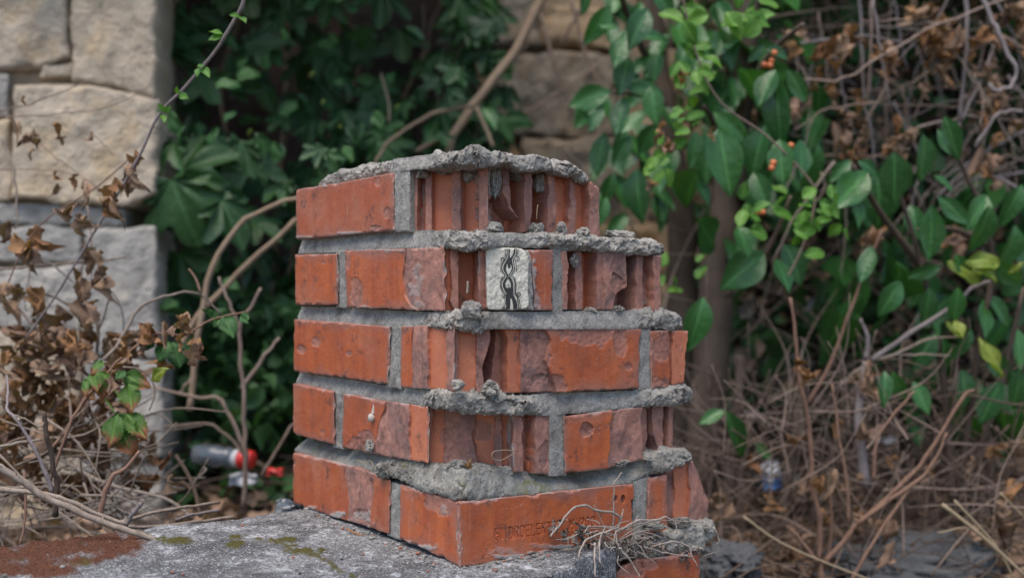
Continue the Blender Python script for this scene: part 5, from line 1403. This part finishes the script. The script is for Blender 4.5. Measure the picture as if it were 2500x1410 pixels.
for pts, r, lb in [(z8([(860, 1150), (870, 900), (940, 480), (960, 300), (1000, 60)]), .012, 'dead grey stem leaning near the trunk'), (z8([(1090, 1000), (1120, 800), (1200, 580), (1290, 350), (1400, 30)]), .013, 'thick grey stem slanting behind the bare red shrub'), (z8([(440, 1100), (500, 800), (520, 500), (560, 200), (570, -100)]), .014, 'dark upright stem close behind the pillar edge'), (z8([(620, 1200), (560, 900), (600, 600), (640, 300)]), .009, 'thin dark stem beside the blue litter')]:
    stick('dead_sapling', lb, 'sapling', PP(pts, 2.3), r, r * .7, 'trunk', 'dead saplings behind the pillar', wob=.004, sides=8)
parts = []
for k in range(420):
    a, b = R.uniform(1700, 2540), R.uniform(880, 1420)
    L, th = R.uniform(60, 300), R.choice([R.gauss(0.2, .5), R.gauss(2.6, .5), R.gauss(1.4, .4)])
    Y = R.uniform(1.95, 2.5)
    q0, q1 = P(a, b, Y), P(a + L * math.cos(th), b + L * math.sin(th), Y + R.uniform(-.1, .1))
    for q_ in (q0, q1): q_.z = max(q_.z, float(ground_z(q_.x, q_.y)) + .005)
    parts.append(tube([q0, (q0 + q1) / 2 + Vector((R.gauss(0, .012), 0, R.gauss(0, .012))), q1], R.uniform(.0009, .0026), .0007, 5, 4))
v, f = cat(parts)
tag(put('dead_brush', mesh_np('dead_brush', v, f, M['brush_dark'])), 'tangle of thin dead twigs on the ground right of the pillar', 'brushwood', kind='stuff')
parts = []
for k in range(210):
    a, b = R.uniform(1700, 2540), R.uniform(960, 1420)
    L, th = R.uniform(80, 320), R.choice([R.gauss(0.3, .5), R.gauss(2.5, .5), R.gauss(1.45, .3)])
    Y = R.uniform(1.85, 2.3)
    q0, q1 = P(a, b, Y), P(a + L * math.cos(th), b - L * abs(math.sin(th)), Y + R.uniform(-.1, .1))
    for q_ in (q0, q1): q_.z = max(q_.z, float(ground_z(q_.x, q_.y)) + .005)
    parts.append(tube([q0, (q0 + q1) / 2 + Vector((R.gauss(0, .014), 0, R.gauss(0, .014))), q1], R.uniform(.0008, .0020), .0006, 5, 4))
v, f = cat(parts)
tag(put('dead_brush', mesh_np('dead_brush', v, f, M['vine'])), 'fine pale dry stems standing over the dark rocks at the lower right', 'brushwood', kind='stuff')
dry(bs, [(R.uniform(1740, 2500), R.uniform(1000, 1400)) for _ in range(40)], 2.0, 42)
dry(bs, [(2015, 1160), (2030, 1140), (2165, 1330), (2440, 1220), (2430, 1260), (1950, 870), (1940, 900), (2090, 1250)], 1.85, 55)

# dry straw at the lower right corner
M['straw'] = plain('dry_straw', (0.30, 0.235, 0.15), 0.7)
for k, (lb, pts, r) in enumerate([('thick straw stalk leaning across the lower corner', [(2300, 1230), (2400, 1310), (2520, 1420)], .0035), ('slim straw stalk beside the thick one', [(2330, 1220), (2430, 1330), (2480, 1420)], .002), ('long pale stalk crossing the bare shrub base', [(1815, 1260), (1900, 1320), (2010, 1370), (2140, 1420)], .0022), ('arching straw blade above the grey rock', [(2290, 1300), (2370, 1290), (2450, 1360)], .0014), ('thin straw at the frame edge', [(2440, 1200), (2500, 1260), (2560, 1300)], .0014)]):
    stick('straw_stalk', lb, 'straw', PP(pts, 1.78), r, r * .7, 'straw', 'straw stalks', sides=6)

# ------------------------------------------------------------------ rocks and litter on the ground
M['rock'] = stone_material('dark_grey_rock', (0.050, 0.053, 0.060), (0.115, 0.12, 0.13), (0.15, 0.15, 0.15))
def rock(px, py, Y, rx, ry, rd, seed, label, mat='rock'):
    c = P(px, py, Y)
    v, f = lump((0, 0, 0), (1, 1, 1), seed, 5, 0.34)
    v = v * np.array([rx / F * Y, rd, ry / F * Y]) + np.array(c)
    return tag(put('rock', mesh_np('rock', v, f, M[mat], True, 50)), label, 'rock', 'rocks on the ground')
rock(1785, 1385, 1.85, 85, 72, .07, 1, 'dark grey angular rock just right of the pillar foot')
rock(2230, 1402, 2.0, 210, 80, .10, 2, 'broad grey rock half buried under the bare shrub')
rock(1900, 1180, 2.45, 60, 30, .05, 5, 'small rock in the shade among the dead stems')
rock(1870, 880, 3.0, 90, 40, .08, 6, 'grey rock on the bank behind the thin shrub', 'limestone_grey')
rock(1790, 760, 3.1, 70, 45, .08, 7, 'pale rock on the bank between the trunks', 'limestone_grey')
M['plastic'] = plain('clear_plastic', (0.20, 0.24, 0.28), 0.2, 0.6)
M['plastic'].node_tree.nodes['Principled BSDF'].inputs['Transmission Weight'].default_value = 0.6
M['red_cap'] = plain('red_plastic', (0.55, 0.035, 0.03), 0.3, 0.5)
M['white_paper'] = plain('white_litter', (0.50, 0.51, 0.54), 0.6)
M['blue_paper'] = plain('blue_litter', (0.05, 0.13, 0.30), 0.5)
def lathe(c, axis, prof, n=16):
    ax = Vector(axis).normalized()
    a = ax.cross(Vector((0, 0, 1))).normalized(); b = ax.cross(a)
    V, Fa = [], []
    for (h, r) in prof:
        for k in range(n):
            t = 2 * math.pi * k / n
            V.append(tuple(Vector(c) + ax * h + (a * math.cos(t) + b * math.sin(t)) * r))
    for i in range(len(prof) - 1):
        for k in range(n): Fa.append((i * n + k, i * n + (k + 1) % n, (i + 1) * n + (k + 1) % n, (i + 1) * n + k))
    Fa += [tuple(range(n))[::-1], tuple(range((len(prof) - 1) * n, len(prof) * n))]
    return np.array(V), Fa
c = P(560, 1116, 2.15)
ax = Vector((1, -.35, -.05))
bt = thing('plastic_bottle', 'clear plastic bottle with white collar and red cap lying in the weeds', 'bottle', c)
v, f = lathe(c - ax.normalized() * .075, ax, [(0, .010), (.004, .018), (.05, .020), (.06, .016), (.075, .019), (.085, .014)]); put('body', mesh_np('body', v, f, M['plastic']), bt)
v, f = lathe(c + ax.normalized() * .010, ax, [(0, .015), (.012, .018), (.013, .0175)]); put('collar', mesh_np('collar', v, f, M['white_paper']), bt)
v, f = lathe(c + ax.normalized() * .0235, ax, [(0, .0172), (.002, .0185), (.016, .0185), (.0165, .015), (.024, .017), (.027, .014)]); put('cap', mesh_np('cap', v, f, M['red_cap']), bt)
def scrap(px, py, Y, w, h, mat, label, seed):
    bm = bmesh.new(); bmesh.ops.create_grid(bm, x_segments=8, y_segments=8, size=0.5)
    v = np.array([q.co for q in bm.verts]); f = [tuple(q.index for q in p.verts) for p in bm.faces]; bm.free()
    v[:, 2] = 0.35 * fbm(v[:, 0] * 3 + seed, v[:, 1] * 3, 0, 3, seed)
    s = Y / F
    c = P(px, py, Y)
    X = np.stack([c[0] + v[:, 0] * w * s, c[1] + v[:, 2] * w * s + v[:, 1] * .01, c[2] + v[:, 1] * h * s + v[:, 2] * h * s * .5], -1)
    o = put('litter_scrap', mesh_np('litter_scrap', X, f, M[mat]))
    md = o.modifiers.new('thickness', 'SOLIDIFY'); md.thickness = 0.0012
    return tag(o, label, 'litter', 'litter on the ground')
scrap(594, 1168, 2.2, 66, 26, 'white_paper', 'crumpled white paper below the red bottle cap', 1)
scrap(510, 1098, 2.45, 40, 34, 'white_paper', 'shiny white scrap left of the clear bottle', 2)
scrap(1975, 745, 3.05, 36, 30, 'white_paper', 'white folded scrap seen between the thin stems behind the trunk', 3)
scrap(1836, 1014, 2.4, 32, 18, 'white_paper', 'small white stub of litter right of the third mortar bed', 4)
scrap(1880, 1148, 2.3, 50, 40, 'white_paper', 'white wrapper above the blue one by the dead stems', 5)
scrap(1885, 1178, 2.29, 46, 26, 'blue_paper', 'blue wrapper on the ground by the dead stems', 6)
scrap(2165, 1072, 2.4, 44, 14, 'white_paper', 'pale scrap on the ground behind the bare shrub', 7)
scrap(708, 1240, 1.62, 70, 34, 'plastic', 'pale bluish plastic sheet poking out behind the lowest brick', 8)
scrap(672, 1150, 2.2, 40, 18, 'red_cap', 'small red scrap half hidden beside the pillar foot', 9)

# ------------------------------------------------------------------ small things on the pillar
M['snail'] = plain('snail_shell', (0.42, 0.38, 0.34), 0.4)
c = PL.pt(907, 1019, -0.002)
v, f = lump(c, (.0045, .0045, .0052), 3, 3, .05)
v2, f2 = tube([tuple(c + Vector((0.0015, 0, .003))), tuple(c + Vector((.0022, 0, .010))), tuple(c + Vector((.0026, 0.001, .017)))], .0028, .0003, 6, 3)
vv, ff = cat([(v, f), (v2, f2)])
tag(put('snail_shell', mesh_np('snail_shell', vv, ff, M['snail'])), 'tiny pale snail shell stuck to a brick of the fourth course', 'snail shell')
wd = thing('dried_weed', 'tuft of withered grey weed on the mortar ledge at the pillar foot', 'weed', PR.pt(1520, 1330, -.02))
z6 = lambda l: [(1180 + .2624 * a, 1040 + .2624 * b) for a, b in l]
def wpath(l, d0, d1): return [PR.pt(a, b, -0.001 * (d0 + (d1 - d0) * i / (len(l) - 1))) for i, (a, b) in enumerate(l)]
M['weed'] = bark('withered_weed', (0.22, 0.18, 0.155), (0.44, 0.38, 0.34), 220)
for l, d0, d1, r in [([(1260, 930), (1270, 850), (1200, 800), (1060, 780), (940, 735), (840, 760), (760, 850), (680, 950), (620, 1020)], 14, 26, .0016), ([(1210, 930), (1215, 800), (1212, 650), (1220, 520), (1290, 430)], 10, 12, .0011), ([(1260, 950), (1130, 940), (980, 930), (940, 990)], 16, 24, .0011),
                     ([(1260, 940), (1090, 1000), (950, 1060), (900, 1160), (870, 1290)], 18, 34, .0013), ([(1290, 960), (1430, 880), (1600, 870), (1700, 840), (1790, 910), (1800, 1000)], 14, 22, .0012), ([(1300, 950), (1600, 880), (1900, 885), (2050, 890)], 12, 16, .0009), ([(1230, 960), (1250, 1100), (1330, 1200), (1420, 1330), (1460, 1410)], 18, 45, .0013), ([(1100, 1010), (1080, 1100), (1090, 1280)], 24, 40, .0012), ([(1040, 1080), (1035, 1200), (1045, 1400)], 26, 44, .0013),
                     ([(1380, 1050), (1460, 1120), (1530, 1230)], 20, 30, .001), ([(1560, 1120), (1750, 1075), (1900, 1110), (1940, 1200), (2000, 1320)], 18, 34, .0011), ([(1500, 1120), (1700, 1180), (1860, 1200), (1930, 1210)], 24, 30, .001), ([(2090, 930), (2160, 980), (2190, 1050), (2170, 1100)], 8, 12, .0012), ([(2060, 1200), (2130, 1180), (2200, 1160)], 10, 10, .0008), ([(1280, 900), (1290, 830), (1305, 770)], 12, 12, .0009), ([(950, 1000), (1000, 990), (1060, 970)], 22, 24, .0007), ([(760, 1150), (850, 1130), (900, 1080)], 14, 20, .0007)]:
    stem(wd, wpath(z6(l), d0, d1), r, r * .6, 'weed', 'stem', wob=.0012, nodes=.35)
LM['wl0'] = crumple(leaf_mesh('weed_leaf', 'weed', ovate(.3), 8, 2, 1.2, .5, wav=1.6, serr=.15, twist=.8), 3, .25)
LM['wl1'] = crumple(leaf_mesh('weed_leaf', 'weed', ovate(.22), 8, 2, 1.6, .4, wav=1.6, serr=.15, twist=-1.2), 5, .25)
for k in range(95):
    t = R.random()
    a, b = (R.gauss(1300, 260), R.gauss(1110, 65)) if t < .68 else ((R.gauss(700, 40), R.gauss(930, 35)) if t < .78 else ((R.gauss(950, 30), R.gauss(990, 40)) if t < .86 else (R.gauss(1900, 60), R.gauss(1200, 40))))
    p0 = PR.pt(*z6([(a, b)])[0], -R.uniform(.003, .020))
    d = Vector((R.uniform(-1, 1), R.uniform(-1, .2), R.uniform(-.8, .9))).normalized() * R.uniform(.004, .011)
    leaf(wd, 'wl', p0, p0 + d, nk=2)
for k in range(60):
    a, b = R.gauss(1250, 170), R.gauss(1060, 80)
    p0 = PR.pt(*z6([(a, b)])[0], -R.uniform(.008, .03))
    d = Vector((R.uniform(-1, 1), R.uniform(-.5, .1), R.uniform(-.6, .7))).normalized() * R.uniform(.01, .035)
    stem(wd, [p0, p0 + d * .5 + Vector((R.gauss(0, .003), 0, R.gauss(0, .003))), p0 + d], .0007, .0004, 'weed', 'stem', n=3, sides=4)
# crumbs of mortar and brick, dust and bits of leaf at the pillar foot
parts, pb = [], []
for k in range(330):
    if R.random() < .6:
        px_ = R.uniform(720, 1500); pl_ = PL if px_ < 1120 else PR
        u_ = pl_.u(px_); q_ = pl_.at(u_, -abs(R.gauss(0, .010)) - .002)
    else:
        q_ = C0 + RD * R.uniform(-.75, .1) + LD * R.uniform(-.05, .33)
    t_ = float(np.dot(q_ - C0, LD))
    z_ = 0.2695 + 0.013 * min(1, max(0, (t_ + .05) / .36))
    r_ = R.uniform(.0006, .0022) * (1.4 if R.random() < .1 else 1)
    (parts if R.random() < .85 else pb).append(lump((q_[0], q_[1], z_ + r_ * .5), (r_ * 1.2, r_, r_ * .8), k, 1, 0.3))
v, f = cat(parts); tag(put('mortar_crumbs', mesh_np('mortar_crumbs', v, f, M['mortar'])), 'grey mortar crumbs scattered on the wall top round the pillar foot', 'crumbs', kind='stuff')
v, f = cat(pb); tag(put('brick_crumbs', mesh_np('brick_crumbs', v, f, M['brick'])), 'tiny red brick crumbs scattered on the wall top', 'crumbs', kind='stuff')
tag(stick('leaf_stalk', 'short brown leaf stalk lying on the concrete beside the lowest bricks', 'leaf stalk', [tuple(P(846, 1290, 1.36) - Vector((0, 0, 0))), tuple(P(872, 1302, 1.35)), tuple(P(902, 1312, 1.345))], .0012, .0018, 'dry_orange', sides=5))
c = PR.pt(1142, 700, 0.012)
tag(stick('wood_splinter', 'tiny whitish splinter stuck in the broken channel left of the tile', 'splinter', [tuple(c + Vector((0, 0, .006))), tuple(c), tuple(c - Vector((.0006, 0, .007)))], .0012, .0014, 'cane', sides=5))
c = PR.pt(1142, 1134, 0.004)
fl = put('fallen_leaf', LM['dry2'], None, Matrix.Translation(c) @ Matrix.Diagonal((.012, .012, .012, 1)))
tag(fl, 'small orange dry leaf fragment on the mortar ledge of the fourth course', 'leaf')
# wisps of root caught in the broken webs
for k, (lb, l) in enumerate([('pale root wisp caught in a broken web of the fourth course', [(1262, 1100), (1235, 1098), (1205, 1102), (1203, 1118), (1225, 1122), (1252, 1108), (1260, 1120)]), ('tiny pale root curl on the fourth mortar bed', [(872, 1122), (890, 1128), (905, 1124), (912, 1142), (902, 1152)]), ('fine straw standing in a top course channel', [(1313, 500), (1311, 515), (1310, 535)])]):
    o = stick('root_wisp', lb, 'root', [PR.pt(a, b, .004) if a > 1120 else PL.pt(a, b, -.003) for a, b in l], .0006, .0004, 'straw', sides=5)

# unseen leaf masses added overhead to shade the background, and the dark thicket behind the vines
KI = ['s_ivy%d' % k for k in range(4)]
def above(y): return CZ + (HY + 40) / F * y
def cfn(x0, x1, y0, y1, top):
    def f():
        y = R.uniform(y0, y1)
        return (R.uniform(x0, x1), y, R.uniform(above(y) + 0.06, top))
    return f
for par, x0, x1, n in ((sh1, 0.35, 0.85, 600), (sh2, 0.6, 1.3, 1500), (sh3, 1.2, 2.2, 1600), (FIGS[1], -1.4, -0.15, 2400)):
    v, f = scatter(n, cfn(x0, x1, 2.2, 3.3, 2.2), KI, 0.10, 1.0)
    o = put('added_shade_leaves', mesh_np('added_shade_leaves', v, f, M['ivy']), par); o['kind'] = 'stuff'  # added out of view to keep sky light off the background
def bankspot(x0, x1, z0, z1):
    def f():
        s = R.uniform(x0, x1); y = R.uniform(2.6, 3.2)
        return (s * y, y, R.uniform(z0, z1))
    return f
v, f = scatter(2300, bankspot(0.14, 0.72, 0.25, 1.5), KI, 0.06, 1.0)
tag(put('thicket', mesh_np('thicket', v, f, M['ivy'])), 'dark leafy thicket on the bank behind the vines', 'thicket', kind='stuff')
v, f = scatter(2300, bankspot(0.14, 0.72, 0.25, 1.5), ['s_dry%d' % k for k in range(4)], 0.034, 1.0)
tag(put('withered_foliage', mesh_np('withered_foliage', v, f, M['dry'])), 'withered brown foliage on the bank behind the vines', 'dry foliage', kind='stuff')
parts = []
for k in range(380):
    s, y = R.uniform(.12, .72), R.uniform(2.45, 3.1)
    z = R.uniform(.2, 1.4); th = R.choice([R.gauss(1.5, .3), R.gauss(.3, .5), R.gauss(2.7, .5)]); L = R.uniform(.1, .4)
    a_, b_ = np.array([s * y, y, z]), np.array([s * y + L * math.cos(th), y + R.uniform(-.1, .1), z + L * math.sin(th)])
    parts.append(tube([a_, (a_ + b_) / 2 + np.array([R.gauss(0, .02), 0, R.gauss(0, .02)]), b_], R.uniform(.0015, .004), .001, 5, 4))
v, f = cat(parts)
tag(put('dead_brush', mesh_np('dead_brush', v, f, M['vine'])), 'dense dry brushwood on the bank behind the evergreens', 'brushwood', kind='stuff')
